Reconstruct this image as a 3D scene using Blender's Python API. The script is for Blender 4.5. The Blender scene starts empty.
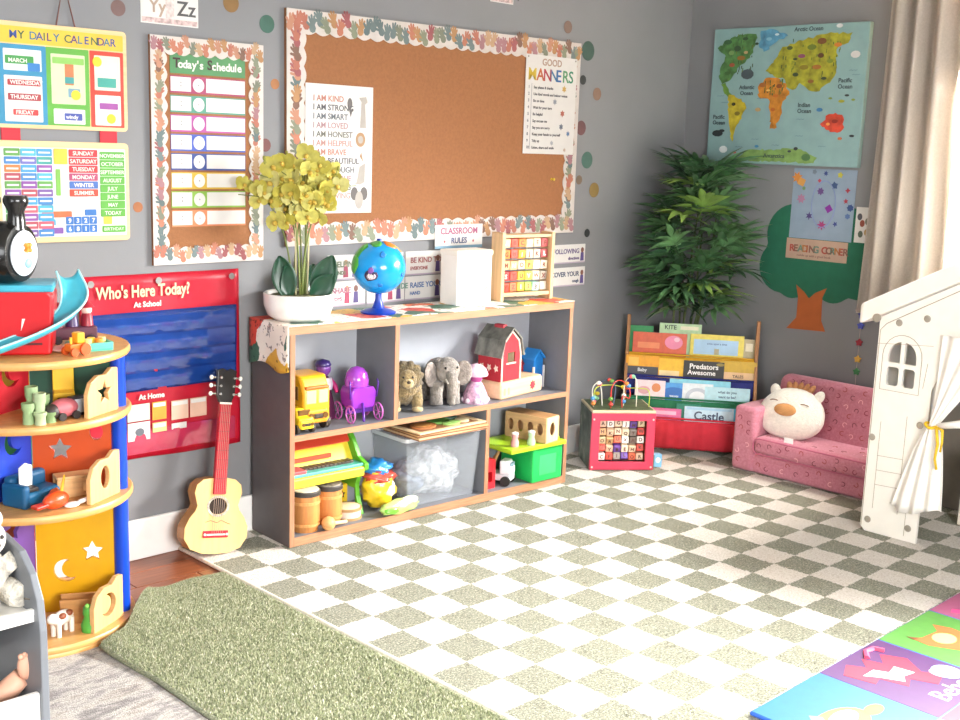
import bpy, bmesh, math, random
from mathutils import Vector, Matrix
from mathutils.geometry import tessellate_polygon
random.seed(7)
PI = math.pi
scene = bpy.context.scene
col = scene.collection

# ------------------------------------------------------------------ camera
cam_d = bpy.data.cameras.new('camera')
cam = bpy.data.objects.new('camera', cam_d)
col.objects.link(cam)
cam_d.sensor_width = 36.0
cam_d.lens = 1156.913 / 960 * 36.0
cam_d.clip_start = 0.02
YAW, PITCH, ROLL = 0.78135, 0.18303, 0.03484
_f = Vector((math.sin(YAW) * math.cos(PITCH), math.cos(YAW) * math.cos(PITCH), -math.sin(PITCH)))
_r0 = Vector((math.cos(YAW), -math.sin(YAW), 0))
_u0 = _r0.cross(_f)
_r = _r0 * math.cos(ROLL) + _u0 * math.sin(ROLL)
_u = -_r0 * math.sin(ROLL) + _u0 * math.cos(ROLL)
cam.matrix_world = Matrix(((_r.x, _u.x, -_f.x, -5.0708), (_r.y, _u.y, -_f.y, -3.6538), (_r.z, _u.z, -_f.z, 1.5), (0, 0, 0, 1)))
scene.camera = cam

# ------------------------------------------------------------------ world, lights, exposure
world = bpy.data.worlds.new('world')
scene.world = world
world.use_nodes = True
bg = world.node_tree.nodes['Background']
bg.inputs[0].default_value = (0.86, 0.93, 1.0, 1)
bg.inputs[1].default_value = 3.0


def area(name, loc, direction, sx, sy, power, colr, spread=180):
    d = bpy.data.lights.new(name, 'AREA')
    d.shape = 'RECTANGLE'
    d.size, d.size_y = sx, sy
    d.energy = power
    d.color = colr
    d.spread = math.radians(spread)
    o = bpy.data.objects.new(name, d)
    col.objects.link(o)
    o.location = loc
    o.rotation_euler = Vector(direction).to_track_quat('-Z', 'Y').to_euler()
    return o


# daylight falling in through the three windows of the room
area('daylight_right_window', (0.06, -2.42, 1.52), (-1, 0.15, -0.95), 1.85, 1.0, 380, (1.0, 0.985, 0.95), 115)
area('daylight_front_window', (-4.2, -5.3, 1.5), (0.05, 1, -0.85), 2.2, 1.2, 140, (1.0, 0.98, 0.95), 140)
area('daylight_left_window', (-6.5, -2.6, 1.5), (1, 0, -0.5), 1.6, 1.2, 18, (1.0, 0.98, 0.95), 150)

vs = scene.view_settings
vs.view_transform = 'Standard'
vs.look = 'None'
vs.gamma = 1.0
vs.use_curve_mapping = False
vs.exposure = 0.56
scene.cycles.use_denoising = True
scene.cycles.max_bounces = 8
scene.cycles.diffuse_bounces = 5
scene.cycles.sample_clamp_indirect = 6


# ------------------------------------------------------------------ helpers: materials
def lin(h):
    h = h.lstrip('#')
    out = []
    for i in (0, 2, 4):
        c = int(h[i:i + 2], 16) / 255
        out.append(c / 12.92 if c <= 0.04045 else ((c + 0.055) / 1.055) ** 2.4)
    return (*out, 1)


_mats = {}


def M(hexc, rough=0.6, metal=0.0, var=0.06, vscale=18.0, bump=0.0, bscale=60.0, trans=0.0, sheen=0.0, coat=0.0, alpha=1.0, sss=0.0, key=None):
    k = key or (hexc, rough, metal, var, vscale, bump, bscale, trans, sheen, coat, alpha, sss)
    if k in _mats:
        return _mats[k]
    m = bpy.data.materials.new('mat_' + hexc.lstrip('#'))
    m.use_nodes = True
    nt = m.node_tree
    b = nt.nodes['Principled BSDF']
    c = lin(hexc)
    b.inputs['Base Color'].default_value = c
    b.inputs['Roughness'].default_value = rough
    b.inputs['Metallic'].default_value = metal
    b.inputs['Transmission Weight'].default_value = trans
    b.inputs['Coat Weight'].default_value = coat
    b.inputs['Alpha'].default_value = alpha
    if sheen:
        b.inputs['Sheen Weight'].default_value = sheen
    tc = nt.nodes.new('ShaderNodeTexCoord')
    if var > 0:
        n = nt.nodes.new('ShaderNodeTexNoise')
        n.inputs['Scale'].default_value = vscale
        n.inputs['Detail'].default_value = 4
        r = nt.nodes.new('ShaderNodeValToRGB')
        r.color_ramp.elements[0].position = 0.3
        r.color_ramp.elements[1].position = 0.7
        r.color_ramp.elements[0].color = tuple(max(0, x * (1 - var * 1.6)) for x in c[:3]) + (1,)
        r.color_ramp.elements[1].color = tuple(min(1, x * (1 + var)) for x in c[:3]) + (1,)
        nt.links.new(tc.outputs['Object'], n.inputs['Vector'])
        nt.links.new(n.outputs['Fac'], r.inputs['Fac'])
        nt.links.new(r.outputs['Color'], b.inputs['Base Color'])
    if bump > 0:
        n2 = nt.nodes.new('ShaderNodeTexNoise')
        n2.inputs['Scale'].default_value = bscale
        n2.inputs['Detail'].default_value = 5
        bn = nt.nodes.new('ShaderNodeBump')
        bn.inputs['Strength'].default_value = bump
        bn.inputs['Distance'].default_value = 0.01
        nt.links.new(tc.outputs['Object'], n2.inputs['Vector'])
        nt.links.new(n2.outputs['Fac'], bn.inputs['Height'])
        nt.links.new(bn.outputs['Normal'], b.inputs['Normal'])
    _mats[k] = m
    return m


def wood(hexc, dark=0.25, axis=0, scale=6.0, rough=0.5, stretch=14.0):
    k = ('wood', hexc, dark, axis, scale, rough)
    if k in _mats:
        return _mats[k]
    m = bpy.data.materials.new('mat_wood_' + hexc.lstrip('#'))
    m.use_nodes = True
    nt = m.node_tree
    b = nt.nodes['Principled BSDF']
    c = lin(hexc)
    tc = nt.nodes.new('ShaderNodeTexCoord')
    mp = nt.nodes.new('ShaderNodeMapping')
    sc = [stretch] * 3
    sc[axis] = 1.0
    mp.inputs['Scale'].default_value = sc
    n = nt.nodes.new('ShaderNodeTexNoise')
    n.inputs['Scale'].default_value = scale
    n.inputs['Detail'].default_value = 6
    r = nt.nodes.new('ShaderNodeValToRGB')
    r.color_ramp.elements[0].position = 0.32
    r.color_ramp.elements[1].position = 0.68
    r.color_ramp.elements[0].color = tuple(x * (1 - dark) for x in c[:3]) + (1,)
    r.color_ramp.elements[1].color = tuple(min(1, x * (1 + dark * 0.35)) for x in c[:3]) + (1,)
    nt.links.new(tc.outputs['Object'], mp.inputs['Vector'])
    nt.links.new(mp.outputs['Vector'], n.inputs['Vector'])
    nt.links.new(n.outputs['Fac'], r.inputs['Fac'])
    nt.links.new(r.outputs['Color'], b.inputs['Base Color'])
    b.inputs['Roughness'].default_value = rough
    _mats[k] = m
    return m


def node_mat(name):
    m = bpy.data.materials.new(name)
    m.use_nodes = True
    nt = m.node_tree
    return m, nt, nt.nodes['Principled BSDF'], nt.nodes.new('ShaderNodeTexCoord')


def ramp(nt, stops, interp='LINEAR'):
    r = nt.nodes.new('ShaderNodeValToRGB')
    r.color_ramp.interpolation = interp
    e = r.color_ramp.elements
    while len(e) < len(stops):
        e.new(0.5)
    for el, (p, h) in zip(e, stops):
        el.position = p
        el.color = lin(h)
    return r


# ------------------------------------------------------------------ helpers: geometry
class MB:
    layer = 0

    def __init__(s):
        s.v, s.f, s.mi, s.cur, s.mx = [], [], [], 0, None

    def mat(s, i):
        s.cur = i
        return s

    def xf(s, m=None):
        s.mx = m
        return s

    def add(s, vs_, fs_):
        o = len(s.v)
        for p in vs_:
            p = Vector(p)
            s.v.append(tuple(s.mx @ p) if s.mx else tuple(p))
        for f in fs_:
            s.f.append(tuple(i + o for i in f))
            s.mi.append(s.cur)
        return s

    def box(s, x0, x1, y0, y1, z0, z1):
        return s.add([(x0, y0, z0), (x1, y0, z0), (x1, y1, z0), (x0, y1, z0), (x0, y0, z1), (x1, y0, z1), (x1, y1, z1), (x0, y1, z1)],
                     [(0, 3, 2, 1), (4, 5, 6, 7), (0, 1, 5, 4), (1, 2, 6, 5), (2, 3, 7, 6), (3, 0, 4, 7)])

    def cbox(s, c, d):
        return s.box(c[0] - d[0] / 2, c[0] + d[0] / 2, c[1] - d[1] / 2, c[1] + d[1] / 2, c[2] - d[2] / 2, c[2] + d[2] / 2)

    def plate(s, outer, holes, d0, d1, axis='y'):
        """outline (a,b) with holes, extruded along axis from d0 to d1. axis y: (x,z); x: (y,z); z: (x,y)"""
        def P(p, d):
            return {'y': (p[0], d, p[1]), 'x': (d, p[0], p[1]), 'z': (p[0], p[1], d)}[axis]
        if abs(d1 - d0) < 0.004:      # thin print: keep overlapping prints a hair apart
            MB.layer = (MB.layer + 1) % 40
            if axis == 'z':
                d1 += 0.000008 * MB.layer
            else:
                d0 -= 0.000008 * MB.layer
        loops = [list(outer)] + [list(h) for h in holes]
        flat = [p for l in loops for p in l]
        tris = tessellate_polygon([[Vector((p[0], p[1], 0)) for p in l] for l in loops])
        n = len(flat)
        vs_ = [P(p, d0) for p in flat] + [P(p, d1) for p in flat]
        fs_ = []
        for t in tris:
            a, b, c = (flat[i] for i in t)
            ar = (b[0] - a[0]) * (c[1] - a[1]) - (b[1] - a[1]) * (c[0] - a[0])
            t = tuple(t) if ar > 0 else (t[0], t[2], t[1])
            fl = axis == 'y'      # (x,z) ccw seen along +y from the front: normal is -y
            lo = t if fl else tuple(reversed(t))
            fs_.append(lo)
            fs_.append(tuple(i + n for i in reversed(lo)))
        k = 0
        for li, l in enumerate(loops):
            m = len(l)
            ar = sum(l[i][0] * l[(i + 1) % m][1] - l[(i + 1) % m][0] * l[i][1] for i in range(m))
            ccw = (ar > 0) == (li == 0)
            for i in range(m):
                a, b = k + i, k + (i + 1) % m
                q = (a, b, b + n, a + n)
                if axis == 'y':
                    q = tuple(reversed(q))
                if not ccw:
                    q = tuple(reversed(q))
                fs_.append(q)
            k += m
        return s.add(vs_, fs_)

    def lathe(s, prof, n=24, c=(0, 0, 0), a0=0.0, a1=2 * PI, sx=1.0, sy=1.0):
        full = abs(a1 - a0 - 2 * PI) < 1e-6
        m = n if full else n + 1
        vs_, fs_ = [], []
        for r, z in prof:
            for i in range(m):
                a = a0 + (a1 - a0) * i / n
                vs_.append((c[0] + r * sx * math.cos(a), c[1] + r * sy * math.sin(a), c[2] + z))
        for j in range(len(prof) - 1):
            for i in range(n):
                a, b = j * m + i, j * m + (i + 1) % m
                fs_.append((a, b, b + m, a + m))
        if prof[0][0] > 1e-6 and full:
            fs_.append(tuple(reversed(range(m))))
        if prof[-1][0] > 1e-6 and full:
            fs_.append(tuple((len(prof) - 1) * m + i for i in range(m)))
        return s.add(vs_, fs_)

    def cyl(s, p0, p1, r0, r1=None, n=12):
        r1 = r0 if r1 is None else r1
        p0, p1 = Vector(p0), Vector(p1)
        d = (p1 - p0).normalized()
        a = d.orthogonal().normalized()
        b = d.cross(a)
        vs_ = [p + (a * math.cos(2 * PI * i / n) + b * math.sin(2 * PI * i / n)) * r for p, r in ((p0, r0), (p1, r1)) for i in range(n)]
        fs_ = [(i, (i + 1) % n, n + (i + 1) % n, n + i) for i in range(n)] + [tuple(reversed(range(n))), tuple(range(n, 2 * n))]
        return s.add(vs_, fs_)

    def tube(s, path, r, n=8, closed=False):
        path = [Vector(p) for p in path]
        k = len(path)
        rr = r if isinstance(r, (list, tuple)) else [r] * k
        vs_, fs_ = [], []
        up = None
        for i, p in enumerate(path):
            if closed:
                d = path[(i + 1) % k] - path[i - 1]
            else:
                d = path[min(i + 1, k - 1)] - path[max(i - 1, 0)]
            d.normalize()
            if up is None:
                up = d.orthogonal().normalized()
            up = (up - d * up.dot(d))
            up = up.normalized() if up.length > 1e-6 else d.orthogonal().normalized()
            b = d.cross(up)
            for j in range(n):
                a = 2 * PI * j / n
                vs_.append(p + (up * math.cos(a) + b * math.sin(a)) * rr[i])
        for i in range(k if closed else k - 1):
            for j in range(n):
                a, b2 = i * n + j, i * n + (j + 1) % n
                c, d2 = ((i + 1) % k) * n + (j + 1) % n, ((i + 1) % k) * n + j
                fs_.append((a, b2, c, d2))
        if not closed:
            fs_.append(tuple(reversed(range(n))))
            fs_.append(tuple((k - 1) * n + j for j in range(n)))
        return s.add(vs_, fs_)

    def ball(s, c, r, nu=16, nv=10, fn=None):
        r = r if isinstance(r, (tuple, list)) else (r, r, r)
        vs_ = [(c[0], c[1], c[2] - r[2])]
        for j in range(1, nv):
            t = -PI / 2 + PI * j / nv
            for i in range(nu):
                a = 2 * PI * i / nu
                q = Vector((math.cos(t) * math.cos(a), math.cos(t) * math.sin(a), math.sin(t)))
                k = fn(q) if fn else 1
                vs_.append((c[0] + r[0] * q.x * k, c[1] + r[1] * q.y * k, c[2] + r[2] * q.z * k))
        vs_.append((c[0], c[1], c[2] + r[2]))
        fs_ = [(0, 1 + (i + 1) % nu, 1 + i) for i in range(nu)]
        for j in range(nv - 2):
            for i in range(nu):
                a, b = 1 + j * nu + i, 1 + j * nu + (i + 1) % nu
                fs_.append((a, b, b + nu, a + nu))
        t = len(vs_) - 1
        o = 1 + (nv - 2) * nu
        fs_ += [(o + i, o + (i + 1) % nu, t) for i in range(nu)]
        return s.add(vs_, fs_)

    def grid(s, fn, nu, nv):
        vs_ = [fn(i / nu, j / nv) for j in range(nv + 1) for i in range(nu + 1)]
        fs_ = [(j * (nu + 1) + i, j * (nu + 1) + i + 1, (j + 1) * (nu + 1) + i + 1, (j + 1) * (nu + 1) + i) for j in range(nv) for i in range(nu)]
        return s.add(vs_, fs_)

    def mesh(s, name, mats, smooth=None):
        me = bpy.data.meshes.new(name)
        me.from_pydata(s.v, [], s.f)
        for m in (mats if isinstance(mats, (list, tuple)) else [mats]):
            me.materials.append(m)
        if s.mi:
            me.polygons.foreach_set('material_index', s.mi)
        if smooth is not None:
            me.polygons.foreach_set('use_smooth', [True] * len(me.polygons))
            if smooth < 179:
                me.set_sharp_from_angle(angle=math.radians(smooth))
        me.update()
        return me

    def build(s, name, mats, parent=None, loc=None, rot=None, smooth=None, bevel=0.0, seg=2, sub=0, thick=0.0):
        o = bpy.data.objects.new(name, s.mesh(name, mats, smooth))
        col.objects.link(o)
        if parent is not None:
            o.parent = parent
        if loc is not None:
            o.location = loc
        if rot is not None:
            o.rotation_euler = rot
        if thick:
            md = o.modifiers.new('thick', 'SOLIDIFY')
            md.thickness = thick
            md.offset = 0
        if bevel > 0:
            md = o.modifiers.new('bevel', 'BEVEL')
            md.width = bevel
            md.segments = seg
            md.limit_method = 'ANGLE'
            md.angle_limit = math.radians(40)
        if sub:
            md = o.modifiers.new('sub', 'SUBSURF')
            md.levels = md.render_levels = sub
        return o


def B(x0, x1, y0, y1, z0, z1):
    return MB().box(x0, x1, y0, y1, z0, z1)


def tag(o, label, cat, group=None):
    o['label'] = label
    o['category'] = cat
    if group:
        o['group'] = group
    return o


def thing(name, label, cat, loc=(0, 0, 0), rz=0.0, group=None, rot=None):
    o = bpy.data.objects.new(name, None)
    o.empty_display_size = 0.05
    col.objects.link(o)
    o.location = loc
    o.rotation_euler = rot if rot else (0, 0, rz)
    return tag(o, label, cat, group)


def struct(o):
    o['kind'] = 'structure'
    return o


def link_copy(src, parent, loc, rot, scale=None, name=None):
    c = src.copy()
    if name:
        c.name = name
    col.objects.link(c)
    c.parent = parent
    c.location = loc
    c.rotation_euler = rot
    if scale is not None:
        c.scale = scale if isinstance(scale, (tuple, list)) else (scale,) * 3
    return c


def copy_tree(o, parent=None):
    c = o.copy()
    col.objects.link(c)
    c.parent = parent
    for ch in list(o.children):
        copy_tree(ch, c)
    return c


def text(body, size, x, y, z, m, parent, name='lettering', align='LEFT', spacing=1.0, rot=(PI / 2, 0, 0), ext=0.0004, offset=0.0, width=None, shear=0.0):
    cu = bpy.data.curves.new('txt', 'FONT')
    cu.body = body
    cu.size = size
    cu.align_x = align
    cu.space_character = spacing
    cu.extrude = ext
    cu.offset = offset
    cu.shear = shear
    cu.resolution_u = 3
    t = bpy.data.objects.new('txt', cu)
    me = bpy.data.meshes.new_from_object(t)
    bpy.data.objects.remove(t)
    me.materials.clear()
    me.materials.append(m)
    if width:
        xs = [v.co.x for v in me.vertices]
        if xs and max(xs) > min(xs):
            k = width / (max(xs) - min(xs))
            for v in me.vertices:
                v.co.x *= k
    o = bpy.data.objects.new(name, me)
    col.objects.link(o)
    o.parent = parent
    o.location = (x, y, z)
    o.rotation_euler = rot
    return o


def ell(cx, cz, rx, rz, n=20, a0=0):
    return [(cx + rx * math.cos(2 * PI * i / n + a0), cz + rz * math.sin(2 * PI * i / n + a0)) for i in range(n)]


def rrect(x0, x1, z0, z1, r, n=4):
    out = []
    for cx, cz, a in ((x1 - r, z0 + r, -PI / 2), (x1 - r, z1 - r, 0), (x0 + r, z1 - r, PI / 2), (x0 + r, z0 + r, PI)):
        for i in range(n + 1):
            t = a + PI / 2 * i / n
            out.append((cx + r * math.cos(t), cz + r * math.sin(t)))
    return out


def star(cx, cz, r, k=0.45, n=5, a0=PI / 2):
    return [(cx + (r if i % 2 == 0 else r * k) * math.cos(a0 + PI * i / n), cz + (r if i % 2 == 0 else r * k) * math.sin(a0 + PI * i / n)) for i in range(2 * n)]


WALLA, WALLB = 0.0, -PI / 2

# ------------------------------------------------------------------ the room
wall_m = M('#7d7e81', 0.75, var=0.03, vscale=3, bump=0.05, bscale=220)
ceil_m = M('#d8d6d0', 0.8, var=0.02)
white_trim = M('#f0efec', 0.35, var=0.02)
XL, YF, H = -6.6, -5.4, 2.62


def wall_open(axis, c0, c1, a0, a1, openings):
    """wall slab between c0..c1 on its thin axis, spanning a0..a1, with rectangular openings (b0,b1,z0,z1)"""
    mb = MB()
    mb.plate([(a0, 0), (a1, 0), (a1, H), (a0, H)], [[(b0, z0), (b1, z0), (b1, z1), (b0, z1)] for b0, b1, z0, z1 in openings], c0, c1, axis)
    return mb


floor_m, nt, b, tc = node_mat('floor_dark')
b.inputs['Base Color'].default_value = lin('#2e1a12')
b.inputs['Roughness'].default_value = 0.5
nz = nt.nodes.new('ShaderNodeTexNoise')
nz.inputs['Scale'].default_value = 8
rp = ramp(nt, [(0.3, '#27160f'), (0.7, '#3a2116')])
nt.links.new(tc.outputs['Object'], nz.inputs['Vector'])
nt.links.new(nz.outputs['Fac'], rp.inputs['Fac'])
nt.links.new(rp.outputs['Color'], b.inputs['Base Color'])

floor = struct(B(XL, 0, YF, 0, -0.05, -0.006).build('floor', floor_m))
plank_m = wood('#8a4f33', 0.3, 0, 5.0, 0.28)
plank_src = None
pw, pl = 0.125, 0.62
n = 0
for j in range(12):
    y1 = -j * pw
    off = (j * 0.37) % 1 * pl
    for i in range(5):
        x0 = -4.75 + off + i * pl
        if x0 > -2.35:
            continue
        if plank_src is None:
            plank_src = B(0.0015, pl - 0.0015, -pw + 0.0015, -0.0015, -0.006, 0.0).build('plank', plank_m, floor, (x0, y1, 0), bevel=0.0012, seg=1)
        else:
            link_copy(plank_src, floor, (x0, y1, 0), (0, 0, 0))
struct(B(XL, 0, YF, 0, H, H + 0.06).build('ceiling', ceil_m))
wall_back = struct(B(XL, 0.12, 0, 0.12, 0, H).build('wall_back', wall_m))
WY0, WY1, WZ0, WZ1 = -3.36, -1.46, 0.84, 2.2
wall_right = struct(wall_open('x', 0.0, 0.12, YF, 0.0, [(WY0, WY1, WZ0, WZ1)]).build('wall_right', wall_m))
wall_front = struct(wall_open('y', YF - 0.12, YF, XL, 0.12, [(-5.4, -3.0, 0.8, 2.2)]).build('wall_front', wall_m))
wall_left = struct(wall_open('x', XL - 0.12, XL, YF, 0.12, [(-3.4, -1.8, 0.85, 2.15)]).build('wall_left', wall_m))
struct(B(-4.6, -0.0, -0.016, 0.0, 0.0, 0.15).build('baseboard_back', white_trim, bevel=0.006))
struct(B(-0.016, 0.0, -4.5, -0.016, 0.0, 0.15).build('baseboard_right', white_trim, bevel=0.006))

glass_m, nt, b, tc = node_mat('window_glass')
b.inputs['Base Color'].default_value = (1, 1, 1, 1)
b.inputs['Roughness'].default_value = 0.0
b.inputs['Transmission Weight'].default_value = 1.0
b.inputs['IOR'].default_value = 1.02
win = MB()
win.plate([(WY0 - 0.06, WZ0 - 0.06), (WY1 + 0.06, WZ0 - 0.06), (WY1 + 0.06, WZ1 + 0.06), (WY0 - 0.06, WZ1 + 0.06)],
          [[(WY0 + 0.02, WZ0 + 0.02), (WY1 - 0.02, WZ0 + 0.02), (WY1 - 0.02, WZ1 - 0.02), (WY0 + 0.02, WZ1 - 0.02)]], -0.02, 0.02, 'x')
w1 = struct(win.build('window_1', white_trim, bevel=0.004))
fr = MB()
fr.plate([(WY0, WZ0), (WY1, WZ0), (WY1, WZ1), (WY0, WZ1)],
         [[(WY0 + 0.05, WZ0 + 0.05), ((WY0 + WY1) / 2 - 0.03, WZ0 + 0.05), ((WY0 + WY1) / 2 - 0.03, WZ1 - 0.05), (WY0 + 0.05, WZ1 - 0.05)],
          [((WY0 + WY1) / 2 + 0.03, WZ0 + 0.05), (WY1 - 0.05, WZ0 + 0.05), (WY1 - 0.05, WZ1 - 0.05), ((WY0 + WY1) / 2 + 0.03, WZ1 - 0.05)]], 0.03, 0.07, 'x')
fr.build('window_frame', white_trim, w1, bevel=0.004)
for k in (0, 1):
    c = (WY0 * (3 - 2 * k) + WY1 * (1 + 2 * k)) / 4
    B(0.075, 0.079, c - 0.46, c + 0.46, WZ0 + 0.03, WZ1 - 0.03).build('pane', glass_m, w1)
B(-0.09, 0.02, WY0 - 0.08, WY1 + 0.08, WZ0 - 0.09, WZ0 - 0.055).build('window_sill', white_trim, w1, bevel=0.006)

# ------------------------------------------------------------------ rugs and mats
def pile_mat(name, build_color, bump=0.9, bscale=260, rough=0.95):
    m, nt, b, tc = node_mat(name)
    b.inputs['Roughness'].default_value = rough
    b.inputs['Sheen Weight'].default_value = 0.25
    b.inputs['Specular IOR Level'].default_value = 0.15
    c = build_color(nt, tc)
    nt.links.new(c, b.inputs['Base Color'])
    n2 = nt.nodes.new('ShaderNodeTexNoise')
    n2.inputs['Scale'].default_value = bscale
    n2.inputs['Detail'].default_value = 3
    bn = nt.nodes.new('ShaderNodeBump')
    bn.inputs['Strength'].default_value = bump
    bn.inputs['Distance'].default_value = 0.008
    nt.links.new(tc.outputs['Object'], n2.inputs['Vector'])
    nt.links.new(n2.outputs['Fac'], bn.inputs['Height'])
    nt.links.new(bn.outputs['Normal'], b.inputs['Normal'])
    return m


def speckle(nt, tc, scale, stops, detail=2, island=False):
    if island:
        gi = nt.nodes.new('ShaderNodeNewGeometry')
        r = ramp(nt, stops)
        nt.links.new(gi.outputs['Random Per Island'], r.inputs['Fac'])
        return r.outputs['Color']
    n = nt.nodes.new('ShaderNodeTexNoise')
    n.inputs['Scale'].default_value = scale
    n.inputs['Detail'].default_value = detail
    n.inputs['Roughness'].default_value = 0.7
    r = ramp(nt, stops)
    nt.links.new(tc.outputs['Object'], n.inputs['Vector'])
    nt.links.new(n.outputs['Fac'], r.inputs['Fac'])
    return r.outputs['Color']


SQ = 0.1444


def checker_color(nt, tc, island=False):
    # object coordinates are metres from one corner of a dark square
    nz = nt.nodes.new('ShaderNodeTexNoise')
    nz.inputs['Scale'].default_value = 120
    nz.inputs['Detail'].default_value = 2
    nt.links.new(tc.outputs['Object'], nz.inputs['Vector'])
    sub = nt.nodes.new('ShaderNodeVectorMath')
    sub.operation = 'SUBTRACT'
    sub.inputs[1].default_value = (0.5, 0.5, 0.5)
    nt.links.new(nz.outputs['Color'], sub.inputs[0])
    ma = nt.nodes.new('ShaderNodeVectorMath')
    ma.operation = 'MULTIPLY_ADD'
    ma.inputs[1].default_value = (0.022, 0.022, 0)
    nt.links.new(sub.outputs[0], ma.inputs[0])
    nt.links.new(tc.outputs['Object'], ma.inputs[2])
    mp = nt.nodes.new('ShaderNodeMapping')
    mp.inputs['Scale'].default_value = (1 / SQ, 1 / SQ, 0)
    mp.inputs['Location'].default_value = (0, 0, 0.5)
    nt.links.new(ma.outputs[0], mp.inputs['Vector'])
    ch = nt.nodes.new('ShaderNodeTexChecker')
    ch.inputs['Scale'].default_value = 1.0
    nt.links.new(mp.outputs['Vector'], ch.inputs['Vector'])
    if island:
        g = speckle(nt, tc, 0, [(0.0, '#565746'), (0.5, '#84836f'), (1.0, '#b7b49f')], island=True)
        w = speckle(nt, tc, 0, [(0.0, '#bfb5a8'), (0.3, '#d8d0c6'), (1.0, '#e9e4dd')], island=True)
    else:
        g = speckle(nt, tc, 150, [(0.3, '#575846'), (0.5, '#7e7e6a'), (0.68, '#b1af99')])
        w = speckle(nt, tc, 150, [(0.28, '#b3a896'), (0.42, '#d3cbbf'), (0.6, '#e4ded6')])
    nt.links.new(g, ch.inputs['Color1'])
    nt.links.new(w, ch.inputs['Color2'])
    return ch.outputs['Color']


check_m = pile_mat('rug_check_pile', checker_color)
RX0, RX1, RY0, RY1 = -2.985, -0.02, -3.75, -0.02
OX, OY = -2.552, -0.9599
rug = thing('checkered_rug', 'large cream and sage green checkered pile rug on the floor', 'rug', (OX, OY, 0))
random.seed(3)


def rug_z(x, y):
    return 0.0125 + 0.001 * math.sin(x * 40 + 3 * math.sin(y * 9)) * math.sin(y * 37)


mb = MB()
nx, ny = 220, 270
mb.grid(lambda u, v: (RX0 - OX + u * (RX1 - RX0), RY0 - OY + v * (RY1 - RY0), rug_z(u * 3, v * 3.7) + random.uniform(-0.0011, 0.0009)), nx, ny)
mb.build('pile', check_m, rug, smooth=180)
def blades(name, m, parent, n_, fn, h, w, seed):
    """short upright pile fibres, one triangle each"""
    import numpy as np
    rng = np.random.default_rng(seed)
    base = fn(rng.random(n_), rng.random(n_))
    a = rng.random(n_) * 2 * np.pi
    t = rng.random(n_) * 2 * np.pi
    ln = rng.random(n_) * h * 0.9
    hh = h * (0.6 + 0.7 * rng.random(n_))
    vs_ = np.empty((n_, 3, 3))
    dx, dy = np.cos(a) * w, np.sin(a) * w
    vs_[:, 0] = base + np.stack([dx, dy, 0 * a], 1)
    vs_[:, 1] = base - np.stack([dx, dy, 0 * a], 1)
    vs_[:, 2] = base + np.stack([np.cos(t) * ln, np.sin(t) * ln, hh], 1)
    me = bpy.data.meshes.new(name)
    me.vertices.add(n_ * 3)
    me.loops.add(n_ * 3)
    me.polygons.add(n_)
    me.vertices.foreach_set('co', vs_.reshape(-1))
    me.loops.foreach_set('vertex_index', np.arange(n_ * 3, dtype=np.int32))
    me.polygons.foreach_set('loop_start', np.arange(0, n_ * 3, 3, dtype=np.int32))
    me.polygons.foreach_set('loop_total', np.full(n_, 3, dtype=np.int32))
    me.materials.append(m)
    me.update(calc_edges=True)
    o = bpy.data.objects.new(name, me)
    col.objects.link(o)
    o.parent = parent
    o['kind'] = 'stuff'
    return o


import numpy as np
check_b = pile_mat('rug_check_fibres', lambda nt, tc: checker_color(nt, tc, True), bump=0.0)
blades('pile_fibres', check_b, rug, 300000, lambda u, v: np.stack([RX0 - OX + 0.004 + u * (RX1 - RX0 - 0.008), -1.75 + v * (RY1 - OY + 1.75 - 0.004), 0 * u + 0.0085], 1), 0.0046, 0.0026, 1)
bind_m = M('#e9e4d8', 0.8, var=0.1, vscale=90)
mb = MB()
e = 0.006
pth = []
c4 = [(RX0 - OX, RY0 - OY), (RX1 - OX, RY0 - OY), (RX1 - OX, RY1 - OY), (RX0 - OX, RY1 - OY)]
for k in range(4):
    a, b2 = Vector(c4[k]), Vector(c4[(k + 1) % 4])
    for i in range(12):
        q = a.lerp(b2, i / 12)
        pth.append((q.x, q.y, 0.0075))
mb.tube(pth, 0.0075, 8, closed=True)
mb.build('binding', bind_m, rug, smooth=60)
B(RX0 - OX, RX1 - OX, RY0 - OY, RY1 - OY, 0.0, 0.006).build('backing', bind_m, rug)

run_m = pile_mat('runner_pile', lambda nt, tc: speckle(nt, tc, 170, [(0.3, '#60664c'), (0.44, '#82886a'), (0.56, '#979c7c'), (0.7, '#b5b396')]), bump=1.0, bscale=220)
runner = thing('shag_runner', 'plain sage green shag runner rug with a rumpled curled end', 'rug', (-3.29, -1.4, 0))


def runner_pt(u, v, dz=0.0):
    # u across (0 left .. 1 right), v along (0 front .. 1 back)
    yb = -0.65 + 0.02 * math.sin(u * PI) + (0.235 * min(1, max(0, (u - .05) / .42)) ** 1.2) + 0.06 * u ** 2
    y = -3.4 + (yb + 3.4) * v
    t = max(0.0, (v - 0.90) / 0.10)
    lift = t * t * (0.048 * math.exp(-((u - 0.32) / 0.2) ** 2) + 0.02 * math.exp(-((u - 0.05) / 0.06) ** 2) + 0.012 * math.exp(-((u - 0.75) / 0.15) ** 2))
    x = -3.578 + 0.566 * u - 0.028 * t * math.exp(-((u - 0.0) / 0.1) ** 2)
    return (x + 3.29, y + 1.4, 0.016 + lift + dz)


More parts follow.
